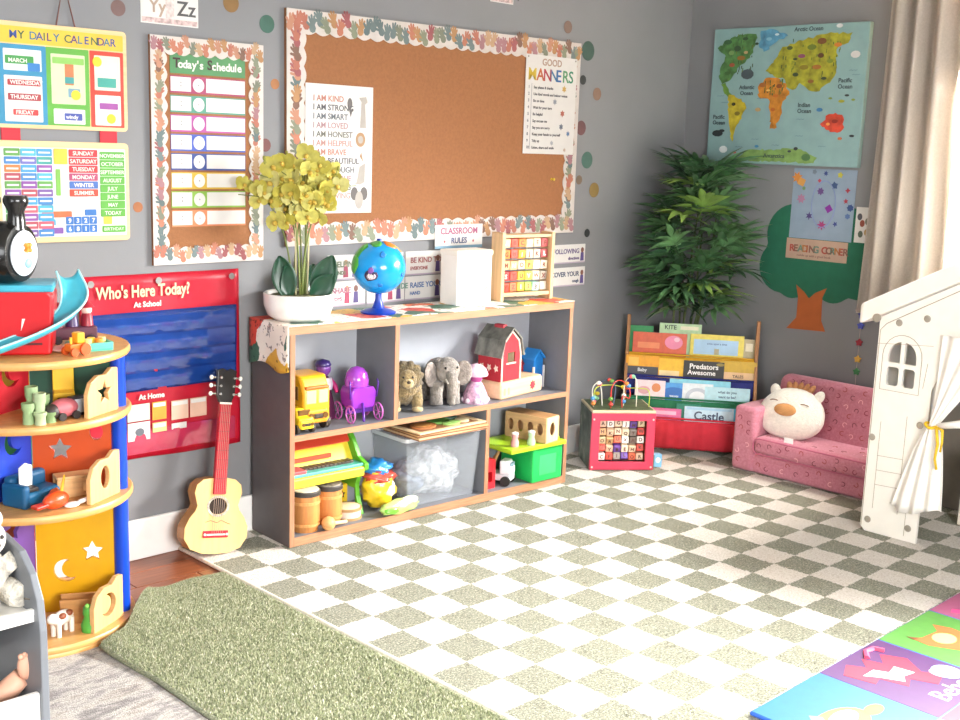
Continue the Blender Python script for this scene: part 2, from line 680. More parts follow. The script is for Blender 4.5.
random.seed(5)
mb = MB()
mb.grid(lambda u, v: tuple(a + random.uniform(-0.0016, 0.0016) for a in runner_pt(u, v)), 150, 420)
mb.build('pile', run_m, runner, smooth=180)
run_b = pile_mat('runner_fibres', lambda nt, tc: speckle(nt, tc, 0, [(0.0, '#687050'), (0.3, '#939a76'), (0.7, '#b1b592'), (0.9, '#d4d1b6'), (1.0, '#ece6d4')], island=True), bump=0.0)


def run_fn(u, v):
    v = 1 - v * v * 0.62
    return np.array([runner_pt(a, b_) for a, b_ in zip(u, v)])


blades('pile_fibres', run_b, runner, 130000, run_fn, 0.0075, 0.0022, 2)
back_m = M('#e6e0d2', 0.85, var=0.08, vscale=60)
mb = MB()
mb.grid(lambda u, v: runner_pt(1 - u, v, -0.012), 40, 120)
mb.build('backing', back_m, runner, smooth=180)
edge = [runner_pt(0, i / 80) for i in range(81)] + [runner_pt(i / 30, 1) for i in range(1, 31)] + [runner_pt(1, 1 - i / 80) for i in range(1, 81)]
mb = MB()
mb.tube([(p[0], p[1], p[2] - 0.005) for p in edge], 0.0085, 7)
mb.build('edging', run_m, runner, smooth=180)


pad = MB().plate([(-3.47, -.60), (-3.385, -.475), (-3.345, -.375), (-3.30, -.40), (-3.31, -.50), (-3.42, -.66)], [], 0.0, .003, 'z').build('rug_pad', back_m)
tag(pad, 'white rug pad corner showing between the play tower and the runner', 'rug pad')


def grey_rug_color(nt, tc):
    mp = nt.nodes.new('ShaderNodeMapping')
    mp.inputs['Scale'].default_value = (3.2, 9, 1)
    mp.inputs['Rotation'].default_value = (0, 0, -0.5)
    nt.links.new(tc.outputs['Object'], mp.inputs['Vector'])
    n = nt.nodes.new('ShaderNodeTexNoise')
    n.inputs['Scale'].default_value = 2.2
    n.inputs['Detail'].default_value = 6
    n.inputs['Roughness'].default_value = 0.7
    nt.links.new(mp.outputs['Vector'], n.inputs['Vector'])
    r = ramp(nt, [(0.3, '#67625f'), (0.44, '#918b88'), (0.53, '#bcb6af'), (0.62, '#a0978e'), (0.72, '#75706e')])
    nt.links.new(n.outputs['Fac'], r.inputs['Fac'])
    s2 = speckle(nt, tc, 260, [(0.3, '#8d8986'), (0.6, '#ffffff')])
    mx = nt.nodes.new('ShaderNodeMix')
    mx.data_type = 'RGBA'
    mx.blend_type = 'MULTIPLY'
    mx.inputs['Factor'].default_value = 0.6
    nt.links.new(r.outputs['Color'], mx.inputs[6])
    nt.links.new(s2, mx.inputs[7])
    return mx.outputs[2]


gr = B(-5.6, -3.587, -3.4, -0.56, 0.0, 0.009).build('grey_rug', pile_mat('grey_rug_pile', grey_rug_color, bump=0.5), bevel=0.003)
tag(gr, 'distressed grey and cream low pile rug beside the green runner', 'rug')

# printed alphabet play mat in the lower right
mat_t = thing('play_mat', 'foldable foam play mat with bright coloured picture panels lying on the checkered rug', 'play mat', (-2.49, -2.13, 0.0152))
edge_m = M('#2f62c9', 0.5)
B(0, 1.69, -1.4, 0, 0, 0.011).build('mat_body', edge_m, mat_t, bevel=0.004)
TW = 0.36
pcol = [('#0b6088', '#471a58', '#4d8838', '#984e70', '#987816', '#1a665f'), ('#a8621a', '#98283f', '#1d5590', '#4d8838', '#471a58', '#0b6088'), ('#4d8838', '#987816', '#984e70', '#0b6088', '#a8621a', '#98283f')]
for rr in range(3):
    for k in range(5):
        o = B(0.004 + k * TW, min(1.686, k * TW + TW - 0.002), -rr * TW - TW + 0.001, -rr * TW - 0.004, 0.0105, 0.0118).build('picture_panel', M(pcol[rr][k], 0.5, var=0.05, vscale=30), mat_t)


def flat(parent, name, poly, m, z0, z1, holes=()):
    return MB().plate(poly, list(holes), z0, z1, 'z').build(name, m, parent)


Z0, Z1 = 0.0117, 0.0124
wht, org, redp, yel, gry = M('#cfcdc9', .5), M('#b0632f', .5), M('#a8183e', .5), M('#b89c34', .5), M('#70767e', .5)
# animals printed on the panels (blue: duck, purple: zigzag castle and elephant, green: fox)
flat(mat_t, 'duck_print', [(.13 + .1 * math.cos(a) * 1.15, -.2 + .062 * math.sin(a)) for a in [i * PI / 10 for i in range(20)]], yel, Z0, Z1)
flat(mat_t, 'duck_wing_print', ell(.16, -.19, .06, .03), wht, Z1, Z1 + .0005)
flat(mat_t, 'duck_bill_print', ell(.27, -.22, .04, .022), org, Z0, Z1)
flat(mat_t, 'duck_tail_print', [(.02, -.2), (.06, -.16), (.1, -.12), (.12, -.15), (.05, -.23)], gry, Z1, Z1 + .0004)
zig = [(.40, -.06), (.47, -.03), (.50, -.08), (.545, -.04), (.565, -.1), (.62, -.06), (.655, -.13), (.60, -.2), (.64, -.25), (.56, -.27), (.53, -.2), (.48, -.22), (.46, -.14), (.42, -.15)]
flat(mat_t, 'monster_print', zig, redp, Z0, Z1)
flat(mat_t, 'monster_teeth_print', [(.44, -.10), (.50, -.1), (.52, -.14), (.57, -.13), (.58, -.19), (.53, -.18), (.50, -.2), (.47, -.14)], wht, Z1, Z1 + .0005)
MB().tube([(.56, -.05, Z1), (.60, -.025, Z1), (.64, -.03, Z1), (.65, -.06, Z1)], 0.009, 6).build('monster_tail_print', M('#f0567a', .5), mat_t)
flat(mat_t, 'elephant_print', ell(.66, -.25, .045, .045), M('#8fb0e0', .5), Z0, Z1)
flat(mat_t, 'elephant_ear_print', ell(.63, -.24, .02, .03), M('#f2b6d0', .5), Z1, Z1 + .0005)
text('Bebe', 0.085, .47, -.335, Z0, wht, mat_t, 'lettering', rot=(0, 0, 0))
flat(mat_t, 'fox_print', [(.80, -.13), (.81, -.07), (.84, -.09), (.93, -.10), (.97, -.065), (.99, -.12), (.97, -.2), (.9, -.24), (.84, -.21)], org, Z0, Z1)
flat(mat_t, 'fox_ear_print', [(.805, -.08), (.81, -.055), (.83, -.085)], M('#7a3b1e', .5), Z1, Z1 + .0005)
flat(mat_t, 'fox_nose_print', ell(.93, -.2, .03, .02), M('#7a3b1e', .5), Z1, Z1 + .0005)
flat(mat_t, 'fox_face_print', ell(.89, -.14, .045, .035), M('#d6e37a', .5), Z1, Z1 + .0004)
flat(mat_t, 'flamingo_print', ell(1.25, -.16, .09, .05), M('#e0407c', .5), Z0, Z1)
flat(mat_t, 'flamingo_neck_print', [(1.12, -.06), (1.15, -.05), (1.2, -.14), (1.17, -.16)], M('#e0407c', .5), Z0, Z1)

# ------------------------------------------------------------------ low toy shelf
SA = -0.0443
shelf = thing('toy_shelf', 'low open grey toy shelf with wood edged boards under the bulletin board', 'shelf', (-2.685, -0.285, 0.0152), SA)
SL, SD, ST = 1.462, 0.262, 0.826
grey_out = M('#5b5658', 0.5, var=0.05)
grey_in = M('#74767c', 0.55, var=0.03)
back_in = M('#a9adb5', 0.6, var=0.02)
edge_w = wood('#a6785a', 0.25, 2, 9, 0.5)
edge_wx = wood('#ae805f', 0.25, 0, 9, 0.5)
B(0, 0.02, 0.004, SD, 0, ST - .03).build('side_panel', grey_out, shelf)
B(SL - 0.02, SL, 0.004, SD, 0, ST - .03).build('side_panel', grey_in, shelf)
B(0, 0.02, 0, 0.004, 0, ST - .03).build('edge_strip', edge_w, shelf)
B(SL - 0.02, SL, 0, 0.004, 0, ST - .03).build('edge_strip', edge_w, shelf)
B(-0.004, SL + .004, 0.004, SD, ST - .03, ST).build('top_board', grey_in, shelf)
B(-0.004, SL + .004, 0, 0.004, ST - .03, ST).build('edge_strip', edge_wx, shelf)
B(0.02, SL - .02, 0.004, SD - .008, .4, .422).build('middle_board', grey_in, shelf)
B(0.02, SL - .02, 0, 0.004, .4, .422).build('edge_strip', edge_wx, shelf)
B(0.02, SL - .02, 0.004, SD - .008, .01, .034).build('bottom_board', grey_in, shelf)
B(0.02, SL - .02, 0, 0.004, 0.0, .034).build('edge_strip', edge_wx, shelf)
B(0.02, SL - .02, SD - .008, SD, 0.01, ST - .03).build('back_panel', back_in, shelf)
B(.474, .494, 0.004, SD - .008, .422, ST - .03).build('divider', grey_in, shelf)
B(.474, .494, 0, 0.004, .422, ST - .03).build('edge_strip', edge_w, shelf)
B(.966, .986, 0.004, SD - .008, .034, .4).build('divider', grey_in, shelf)
B(.966, .986, 0, 0.004, .034, .4).build('edge_strip', edge_w, shelf)
sz_mid, sz_bot, sz_top = 0.0152 + .422, 0.0152 + .034, 0.0152 + ST


def on_shelf(s, d, z=0.0):
    """world point from shelf coordinates: s along, d depth from the front, z above the floor"""
    return (-2.685 + s * math.cos(SA) - d * math.sin(SA), -0.285 + s * math.sin(SA) + d * math.cos(SA), z)


# patterned paper on top of the shelf, hanging down the left side
pap, nt, b, tc = node_mat('patterned_paper')
b.inputs['Roughness'].default_value = 0.45
nz = nt.nodes.new('ShaderNodeTexNoise')
nz.inputs['Scale'].default_value = 7
nz.inputs['Detail'].default_value = 3
nt.links.new(tc.outputs['Object'], nz.inputs['Vector'])
mxv = nt.nodes.new('ShaderNodeMix')
mxv.data_type = 'VECTOR'
mxv.inputs['Factor'].default_value = 0.16
nt.links.new(tc.outputs['Object'], mxv.inputs[4])
nt.links.new(nz.outputs['Color'], mxv.inputs[5])
vo = nt.nodes.new('ShaderNodeTexVoronoi')
vo.inputs['Scale'].default_value = 11
nt.links.new(mxv.outputs[1], vo.inputs['Vector'])
sp = nt.nodes.new('ShaderNodeSeparateColor')
nt.links.new(vo.outputs['Color'], sp.inputs[0])
rp = ramp(nt, [(0.0, '#f2ece2'), (0.2, '#cf4a3a'), (0.34, '#f0e9dc'), (0.46, '#d9a93c'), (0.55, '#e6dfd2'), (0.66, '#3f6b58'), (0.76, '#de6a3c'), (0.88, '#f2ece2')], 'CONSTANT')
nt.links.new(sp.outputs[0], rp.inputs['Fac'])
wv = nt.nodes.new('ShaderNodeTexNoise')
wv.inputs['Scale'].default_value = 46
wv.inputs['Detail'].default_value = 5
nt.links.new(tc.outputs['Object'], wv.inputs['Vector'])
r2 = ramp(nt, [(0.36, '#3a2c2a'), (0.42, '#ffffff')])
nt.links.new(wv.outputs['Fac'], r2.inputs['Fac'])
mx = nt.nodes.new('ShaderNodeMix')
mx.data_type = 'RGBA'
mx.blend_type = 'MULTIPLY'
mx.inputs['Factor'].default_value = 0.75
nt.links.new(rp.outputs['Color'], mx.inputs[6])
nt.links.new(r2.outputs['Color'], mx.inputs[7])
nt.links.new(mx.outputs[2], b.inputs['Base Color'])
liner = thing('shelf_cover', 'abstract patterned paper cover laid over the toy shelf top and down its end', 'shelf cover', (-2.685, -0.285, sz_top), SA)
B(-0.008, SL + .006, -0.004, SD + .004, 0.0005, 0.003).build('top_sheet', pap, liner, bevel=0.001, seg=1)
mb = MB()
mb.grid(lambda u, v: (-0.0095 - 0.004 * math.sin(u * 9) * (1 - v), -0.004 + u * (SD + .006), 0.002 - (1 - v) * (0.165 + 0.012 * math.sin(u * 7))), 16, 8)
mb.build('side_flap', pap, liner, smooth=180, thick=0.0015)

# ------------------------------------------------------------------ pink child sofa
sofa_m, nt, b, tc = node_mat('pink_fabric')
b.inputs['Roughness'].default_value = 0.9
b.inputs['Sheen Weight'].default_value = 0.2
col1 = speckle(nt, tc, 90, [(0.3, '#b56e7e'), (0.7, '#c68292')])
nt.links.new(col1, b.inputs['Base Color'])
arch_m = [M('#8a3a4c', .85), M('#a04a4a', .85), M('#e9b0b6', .85), M('#7d4150', .85)]
sofa = thing('child_sofa', 'small pink child sofa with a rainbow print standing against the right wall', 'sofa', (-0.40, -1.108, 0.0152), WALLB)
# local: x along the sofa (right when facing it), y towards the wall, z up
SW = 0.425
def cushion(x0, x1, y0, y1, z0, z1, name, r=0.035, bulge=0.012, sub=0):
    mb = MB()
    mb.box(x0, x1, y0, y1, z0, z1)
    return mb.build(name, sofa_m, sofa, bevel=r, seg=4, smooth=50)
cushion(-SW, SW, 0.012, 0.34, 0.0, 0.10, 'base', 0.02)
cushion(-SW + .115, SW - .115, -0.015, 0.30, 0.095, 0.185, 'seat_cushion', 0.036)
cushion(-SW, -SW + .12, -0.005, 0.335, 0.003, 0.315, 'armrest', 0.022)
cushion(SW - .12, SW, -0.005, 0.335, 0.003, 0.315, 'armrest', 0.022)
mb = MB()
mb.plate([(0.20, 0.11), (0.345, 0.09), (0.36, 0.44), (0.275, 0.45)], [], -SW + .075, SW - .075, 'x')
mb.build('backrest', sofa_m, sofa, bevel=0.032, seg=4, smooth=50)
mb = MB()
pipe_m = M('#b5607a', .8)
pp = rrect(-SW + .125, SW - .125, .105, .178, .03, 4)
MB().tube([(p[0], -0.0165, p[1]) for p in pp], 0.004, 6, closed=True).build('piping', pipe_m, sofa, smooth=180)
# printed little rainbows
def arch_mesh(m):
    mb = MB()
    R0, R1 = 0.011, 0.0075
    out = [(R0 * math.cos(PI * i / 10), R0 * math.sin(PI * i / 10)) for i in range(11)] + [(-R0, -0.007), (-R1, -0.007)]
    inn = [(R1 * math.cos(PI - PI * i / 10), R1 * math.sin(PI - PI * i / 10)) for i in range(11)] + [(R1, -0.007), (R0, -0.007)]
    mb.plate(out + inn, [], -0.0006, 0, 'y')
    return mb.mesh('rainbow_print', m)
am = [arch_mesh(m) for m in arch_m]
random.seed(11)
def sprinkle(n, fn, rotx):
    pts = []
    tries = 0
    while len(pts) < n and tries < 4000:
        tries += 1
        u, v = random.random(), random.random()
        p = Vector(fn(u, v))
        if all((p - q).length > 0.042 for q in pts):
            pts.append(p)
    for p in pts:
        o = bpy.data.objects.new('rainbow_print', random.choice(am))
        col.objects.link(o)
        o.parent = sofa
        o.location = p
        o.rotation_euler = rotx
        o.rotation_euler.rotate_axis('Y', random.uniform(-2.6, 2.6))
tilt = math.atan2(0.075, 0.34)
sprinkle(74, lambda u, v: (-SW + .12 + u * (2 * SW - .24), 0.2235 + 0.0 + v * 0.047 - 0.003, 0.215 + v * 0.21), (-tilt, 0, 0))
sprinkle(14, lambda u, v: (-SW + .13 + u * (2 * SW - .26), -0.0155, 0.115 + v * 0.05), (0, 0, 0))
sprinkle(12, lambda u, v: (-SW + .13 + u * (2 * SW - .26), 0.0112, 0.02 + v * 0.055), (0, 0, 0))
sprinkle(7, lambda u, v: (-SW + .03 + u * .06, -0.0055, 0.04 + v * 0.23), (0, 0, 0))
sprinkle(7, lambda u, v: (SW - .09 + u * .06, -0.0055, 0.04 + v * 0.23), (0, 0, 0))
sprinkle(8, lambda u, v: (-SW - .0008, 0.04 + u * .25, 0.04 + v * 0.23), (0, 0, -PI / 2))
sprinkle(14, lambda u, v: (-SW + .13 + u * (2 * SW - .26), 0.03 + v * .17, 0.1856), (-PI / 2, 0, 0))

# white animal cushion
cush = thing('animal_cushion', 'white plush pig face cushion with closed eyes leaning on the pink sofa', 'cushion', (-0.32, -0.915, 0.0152 + .187), 0, rot=(0, 0, WALLB + 0.06))
plush = M('#ece6da', 0.95, var=0.05, vscale=60, bump=0.5, bscale=130, sheen=0.3)
mx_ = Matrix.Rotation(-0.42, 4, 'X')
mb = MB().xf(mx_)
mb.ball((0, 0.0, 0.118), (0.165, 0.062, 0.123), 32, 20, lambda q: 1.0 + 0.10 * max(0, -q.z) * (q.x * q.x) - 0.12 * max(0, q.z) * q.x * q.x + 0.06 * (abs(q.x) * abs(q.z)))
mb.build('body', plush, cush, smooth=180)
for s_ in (-1, 1):
    MB().xf(mx_ @ Matrix.Translation((s_ * 0.105, 0.0, 0.205)) @ Matrix.Rotation(s_ * 0.5, 4, 'Y')).ball((0, 0, 0.01), (0.026, 0.015, 0.036), 14, 8).build('ear', plush, cush, smooth=180)
    MB().xf(mx_).tube([(s_ * 0.075 + 0.022 * math.cos(a), -0.0585 + 0.008 * abs(math.cos(a)), 0.155 + 0.004 * math.sin(a) - (0 if s_ < 0 else 0.0)) for a in [PI * i / 6 for i in range(7)]], 0.0028, 6).build('eye', M('#8a6d55', .8), cush, smooth=180)
MB().xf(mx_).ball((-0.005, -0.064, 0.118), (0.056, 0.014, 0.030), 22, 10).build('snout', M('#c08a55', 0.9, bump=.3, bscale=150), cush, smooth=180)
for k in range(5):
    a = -0.5 + 0.25 * k
    MB().xf(mx_ @ Matrix.Translation((0.01 + 0.022 * (k - 2), 0.0, 0.225)) @ Matrix.Rotation(a, 4, 'Y')).ball((0, 0, 0.016), (0.016, 0.013, 0.034), 10, 7).build('tuft', M('#a9744c', .95, bump=.4, bscale=90), cush, smooth=180)
B(-0.02 + .06, .06 + .025, -0.085, -0.083, -0.002, 0.022).build('care_tag', M('#f6f6f4', .5), cush)

ZR = 0.0152        # top of the checkered rug
# ------------------------------------------------------------------ book rack in the corner
RK = -0.9222
rack = thing('book_rack', 'wooden sling book rack with coloured fabric pockets set across the room corner', 'book rack', (-0.35, -0.384, ZR), RK)
rk_w = wood('#a9764a', 0.3, 2, 8)
rk_wx = wood('#a9764a', 0.3, 0, 8)
for sx in (-0.32, 0.32):
    MB().plate([(0.085, 0), (0.115, 0), (0.115, 0.675), (0.085, 0.675)], [], sx - .009, sx + .009, 'x').build('post', rk_w, rack, bevel=0.004)
    MB().plate([(-0.056, 0), (-0.026, 0), (-0.026, 0.24), (-0.056, 0.24)], [], sx - .009, sx + .009, 'x').build('leg', rk_w, rack, bevel=0.004)
    MB().plate([(-0.056, 0.02), (0.115, 0.02), (0.115, 0.05), (-0.056, 0.05)], [], sx - .008, sx + .008, 'x').build('side_rail', rk_w, rack, bevel=0.003)
    MB().plate([(-0.054, 0.215), (-0.036, 0.235), (0.1, 0.52), (0.1, 0.48)], [], sx - .007, sx + .007, 'x').build('side_brace', rk_w, rack)
sling = [('#b41f30', 0.035, 0.185), ('#1d6b46', 0.19, 0.275), ('#23286e', 0.28, 0.375), ('#d8a126', 0.375, 0.478)]
for k, (hx, z0, z1) in enumerate(sling):
    y0 = -0.062 + 0.052 * k
    mb = MB()
    random.seed(20 + k)
    ph = [random.uniform(0, 6) for _ in range(3)]
    mb.grid(lambda u, v: (-0.312 + 0.624 * u, y0 - 0.012 * math.sin(v * PI) + (0.0025 * math.sin(u * 70 + ph[0]) + 0.002 * math.sin(u * 41 + ph[1])) * (1 - v * 0.6), z0 + (z1 - z0) * v - 0.006 * math.sin(u * PI) * v), 90, 10)
    mb.build('fabric_pocket', M(hx, 0.85, var=0.08, vscale=25), rack, smooth=180, thick=0.002)
    MB().cyl((-0.32, y0 + 0.004, z1 + .002), (0.32, y0 + 0.004, z1 + .002), 0.005, n=8).build('dowel', M(hx, 0.8), rack, smooth=60)


def rack_pt(x, y, z):
    c, s = math.cos(RK), math.sin(RK)
    return (-0.35 + x * c - y * s, -0.384 + x * s + y * c, ZR + z)


page_m = M('#efe9dc', .8)


def book(name, label, x, k, w, top, cover, items=(), dy=0.0, t=0.009, h=None, tilt=0.035):
    y = -0.062 + 0.052 * k + 0.0135 + dy * .9
    zb = sling[k][1] + 0.03 if h is None else top - h
    hh = top - zb
    o = thing(name, label, 'book', rack_pt(x, y, zb), rot=(-tilt, 0, RK), group='picture books in the sling rack')
    B(-w / 2, w / 2, -0.0015, 0.0, 0, hh).build('cover', M(cover, .4, var=.08, vscale=40), o)
    B(-w / 2 + .003, w / 2 - .002, 0.0, t - .0015, 0.002, hh - .003).build('pages', page_m, o)
    B(-w / 2, w / 2, t - .0015, t, 0, hh).build('back_cover', M(cover, .4, var=.08, vscale=40), o)
    for it in items:
        if it[0] == 'r':
            _, x0, x1, z0, z1, c = it
            B(x0, x1, -0.0022, -0.0014, hh - z1, hh - z0).build('cover_print', M(c, .45), o)
        elif it[0] == 'e':
            _, cx, cz, rx, rz, c = it
            MB().plate(ell(cx, hh - cz, rx, rz), [], -0.0026, -0.0014).build('cover_print', M(c, .45), o)
        else:
            _, tx, tz, size, c, s = it
            text(s, size, tx, -0.0028, hh - tz, M(c, .5), o, 'title', align='CENTER', offset=size * .02)
    return o


Z3 = 0.62
book('picture_book', 'green picture book at the rack post behind the kite book', -0.255, 3, 0.12, 0.615, '#1f8a4a', dy=0.024)
book('picture_book', 'pale green picture book standing tallest in the gold pocket row', -0.06, 3, 0.21, 0.635, '#b9d8a8', [('t', -0.05, .03, .03, '#3a4a3a', 'KITE'), ('r', .0, .09, .012, .03, '#e8e2c4')], dy=0.026)
book('picture_book', 'coral red picture book with a pink creature on its cover', -0.16, 3, 0.27, 0.585, '#d8603f', [('e', .07, .045, .045, .035, '#e889a8'), ('e', .085, .03, .014, .012, '#f5c6d4'), ('r', -.11, .0, .05, .08, '#e88a5a')], dy=0.008)
book('picture_book', 'yellow bordered picture book with a pale blue panel', 0.125, 3, 0.265, 0.59, '#e6d45c', [('r', -.115, .105, .025, .1, '#a9cbe6'), ('t', 0, .05, .014, '#5a6a9a', 'once upon a time'), ('r', -.012, .012, .07, .1, '#d8c48a')], dy=0.008)
book('picture_book', 'small beige picture book at the rack end beside the yellow bordered one', 0.285, 3, 0.06, 0.575, '#b8ab86', [('r', -.018, .018, .02, .06, '#e9e0c4')], dy=0.016)
book('picture_book', 'orange picture book with a dark band along its foot', -0.24, 2, 0.165, 0.475, '#eda21f', [('r', -.08, .08, .055, .1, '#4a4a50'), ('t', 0, .08, .024, '#e8e8e8', 'Baby'), ('r', -.07, -.02, .01, .05, '#f4bf52')], dy=0.0)
book('picture_book', 'golden yellow picture book between the orange book and the black one', -0.105, 2, 0.14, 0.465, '#f0bb2e', [('r', -.05, .05, .06, .09, '#f3d9a0')], dy=0.006)
book('picture_book', 'black picture book titled Predators Awesome', 0.065, 2, 0.2, 0.462, '#2c2a28', [('t', 0, .038, .036, '#f4f2ee', 'Predators'), ('t', -.01, .068, .034, '#f4f2ee', 'Awesome'), ('e', .08, .012, .02, .008, '#8a7a3a')], dy=0.0)
book('picture_book', 'mustard picture book beside the black predators book', 0.235, 2, 0.18, 0.47, '#c9a32c', [('r', -.085, .085, .055, .09, '#e0b98a'), ('t', .0, .082, .02, '#4a3a2a', 'TALES')], dy=0.008)
book('picture_book', 'cream and pink picture book with a small orange figure', -0.195, 1, 0.15, 0.36, '#efd9dc', [('e', .03, .035, .022, .022, '#d88a5a'), ('e', -.03, .05, .03, .02, '#d8a0a8')], dy=0.0)
book('picture_book', 'bright blue picture book showing a wave in the navy pocket row', -0.075, 1, 0.15, 0.352, '#4f9ad8', [('e', .0, .05, .06, .03, '#2f6cb8'), ('t', .0, .07, .018, '#f4f6fa', 'waves')], dy=0.006)
book('picture_book', 'white picture book with a grey rainbow arch', 0.04, 1, 0.15, 0.356, '#dfe6ea', [('e', .0, .07, .06, .05, '#b9c0cc'), ('e', .0, .07, .04, .033, '#e3e6ea')], dy=0.003)
book('picture_book', 'pale aqua picture book with two lines of dark lettering', 0.185, 1, 0.22, 0.345, '#b6dbe4', [('t', .0, .028, .018, '#2f4f68', 'what do you'), ('t', .0, .052, .018, '#2f4f68', 'want to be?')], dy=0.0)
book('picture_book', 'long turquoise picture book behind the white arch book', 0.05, 1, 0.3, 0.372, '#8ccfe0', dy=0.019)
book('picture_book', 'pink picture book in the red pocket beside the beaded cube', -0.12, 0, 0.17, 0.232, '#d46a9a', [('r', -.06, .06, .012, .03, '#f0b4cc')], dy=0.002)
book('picture_book', 'teal picture book half hidden by the Castle book', 0.0, 0, 0.12, 0.258, '#1f7a64', dy=0.014)
book('picture_book', 'pale blue picture book titled Castle in the red pocket', 0.1, 0, 0.24, 0.25, '#bcd6e4', [('t', .0, .062, .058, '#2a3a58', 'Castle'), ('r', -.11, .11, .003, .014, '#9cc4dc')], dy=0.0)
book('picture_book', 'blue picture book at the right end of the red pocket', 0.26, 0, 0.12, 0.25, '#4fb8d8', dy=0.006)

# ------------------------------------------------------------------ leafy artificial plant behind the rack
plant = thing('potted_palm', 'tall dark green artificial palm with pointed fan leaves in the room corner', 'plant', (-0.13, -0.14, ZR))
MB().lathe([(0.0, 0), (0.075, 0), (0.09, 0.16), (0.096, 0.165), (0.088, 0.165), (0.08, 0.15), (0.0, 0.15)], 24).build('pot', M('#2f2a28', .5), plant, smooth=40)
leaf_ms = [M('#4a7049', 0.33, var=.35, vscale=14), M('#5a8254', 0.33, var=.35, vscale=14), M('#3a5c40', 0.36, var=.3, vscale=14), M('#8aac56', 0.38, var=.2, vscale=14)]


def leaflet(mb, base, d, up, L, W, droop):
    d = d.normalized()
    side = d.cross(up).normalized()
    nrm = side.cross(d).normalized()
    prev = None
    vs_, fs_ = [], []
    prof = [(0, .12), (.2, .75), (.42, 1), (.68, .72), (.88, .3), (1, .02)]
    for t, w in prof:
        c = base + d * L * t - Vector((0, 0, 1)) * droop * L * t * t
        vs_ += [c - side * W * w + nrm * W * w * 0.35, c, c + side * W * w + nrm * W * w * 0.35]
    for i in range(len(prof) - 1):
        a = i * 3
        fs_ += [(a, a + 1, a + 4, a + 3), (a + 1, a + 2, a + 5, a + 4)]
    mb.add(vs_, fs_)


def frond_mesh(seed, m):
    random.seed(seed)
    mb = MB()
    n = random.choice((7, 8, 9))
    L = 0.20
    mb.tube([(0, 0, 0), (0.05, 0, 0.012), (0.1, 0, 0.015)], [0.003, 0.0026, 0.002], 5)
    for k in range(n):
        a = -1.25 + 2.5 * k / (n - 1) + random.uniform(-.08, .08)
        ll = L * (1.0 - 0.28 * abs(a) / 1.25) * random.uniform(.85, 1.15)
        d = Vector((math.cos(a), math.sin(a), 0.12 + random.uniform(-.12, .1)))
        leaflet(mb, Vector((0.1 - 0.045 * abs(a) / 1.25, 0, 0.015)), d, Vector((0, 0, 1)), ll, 0.0185, 0.28 + random.uniform(-.1, .15))
    return mb.mesh('frond', m, 180)


fr_me = [frond_mesh(i, leaf_ms[(0, 1, 2, 0, 1, 3)[i]]) for i in range(6)]
random.seed(42)
CR = Vector((-0.12, -0.15, 0))          # the crown leans out from the corner, over the rack
for k in range(7):
    a = 2 * PI * k / 7 + .3
    base = Vector((0.03 * math.cos(a), 0.03 * math.sin(a), 0.14))
    top = CR + Vector((0.10 * math.cos(a), 0.10 * math.sin(a), random.uniform(0.95, 1.25)))
    if k == 2:
        top = CR + Vector((0.02, -0.02, 1.36))
    pth = [base.lerp(top, t) + Vector((0.02 * math.sin(t * 5 + k), 0.02 * math.cos(t * 4 + k), 0)) for t in [i / 8 for i in range(9)]]
    MB().tube(pth, [0.008 - 0.0045 * i / 8 for i in range(9)], 6).build('stem', M('#54633a', .7, var=.2), plant, smooth=180)
cnt = 0
tip = [max((v.co for v in me.vertices), key=lambda q: q.x).copy() for me in fr_me]
for k in range(1500):
    if cnt >= 96:
        break
    zz = 0.70 + 0.70 * ((cnt * 0.618034) % 1.0) ** 1.15
    t = (zz - 0.70) / 0.74
    rad = (0.36 if t < .55 else 0.36 - 0.27 * min(1, (t - .55) / .25))
    rad *= random.uniform(.7, 1.12)
    a = random.uniform(0, 2 * PI)
    sc_ = random.uniform(.8, 1.25)
    d = Vector((math.cos(a), math.sin(a), 0))
    lean = random.uniform(-0.2, 0.5) + 0.55 * t
    reach = 0.25 * sc_ * math.cos(lean)
    start = max(0.0, rad - reach)
    loc_ = CR + Vector((random.uniform(-.04, .04), random.uniform(-.04, .04), zz)) + d * start
    qi = min(5, int(random.random() * 5.5))
    eul = (random.uniform(-.5, .5), -lean, a)
    mw_ = Matrix.LocRotScale(loc_, __import__('mathutils').Euler(eul), (sc_,) * 3)
    if any((mw_ @ v.co).x > 0.088 or (mw_ @ v.co).y > 0.128 or (mw_ @ v.co).z > 1.53 or (mw_ @ v.co).z < 0.655 for v in fr_me[qi].vertices):
        continue
    o = bpy.data.objects.new('frond', fr_me[qi])
    col.objects.link(o)
    o.parent = plant
    o.location = loc_
    o.rotation_euler = eul
    o.scale = (sc_,) * 3
    cnt += 1

# ------------------------------------------------------------------ curtain and garland
cur_m, nt, b, tc = node_mat('curtain_linen')
b.inputs['Base Color'].default_value = lin('#cfc3b6')
b.inputs['Roughness'].default_value = 0.9
tr = nt.nodes.new('ShaderNodeBsdfTranslucent')
tr.inputs['Color'].default_value = lin('#d0c3b4')
wvn = nt.nodes.new('ShaderNodeTexNoise')
wvn.inputs['Scale'].default_value = 120
nt.links.new(tc.outputs['Object'], wvn.inputs['Vector'])
rp = ramp(nt, [(0.3, '#b5aca2'), (0.7, '#c6bdb4')])
nt.links.new(wvn.outputs['Fac'], rp.inputs['Fac'])
nt.links.new(rp.outputs['Color'], b.inputs['Base Color'])
mxs = nt.nodes.new('ShaderNodeMixShader')
mxs.inputs[0].default_value = 0.35
nt.links.new(b.outputs[0], mxs.inputs[1])
nt.links.new(tr.outputs[0], mxs.inputs[2])
nt.links.new(mxs.outputs[0], nt.nodes['Material Output'].inputs['Surface'])
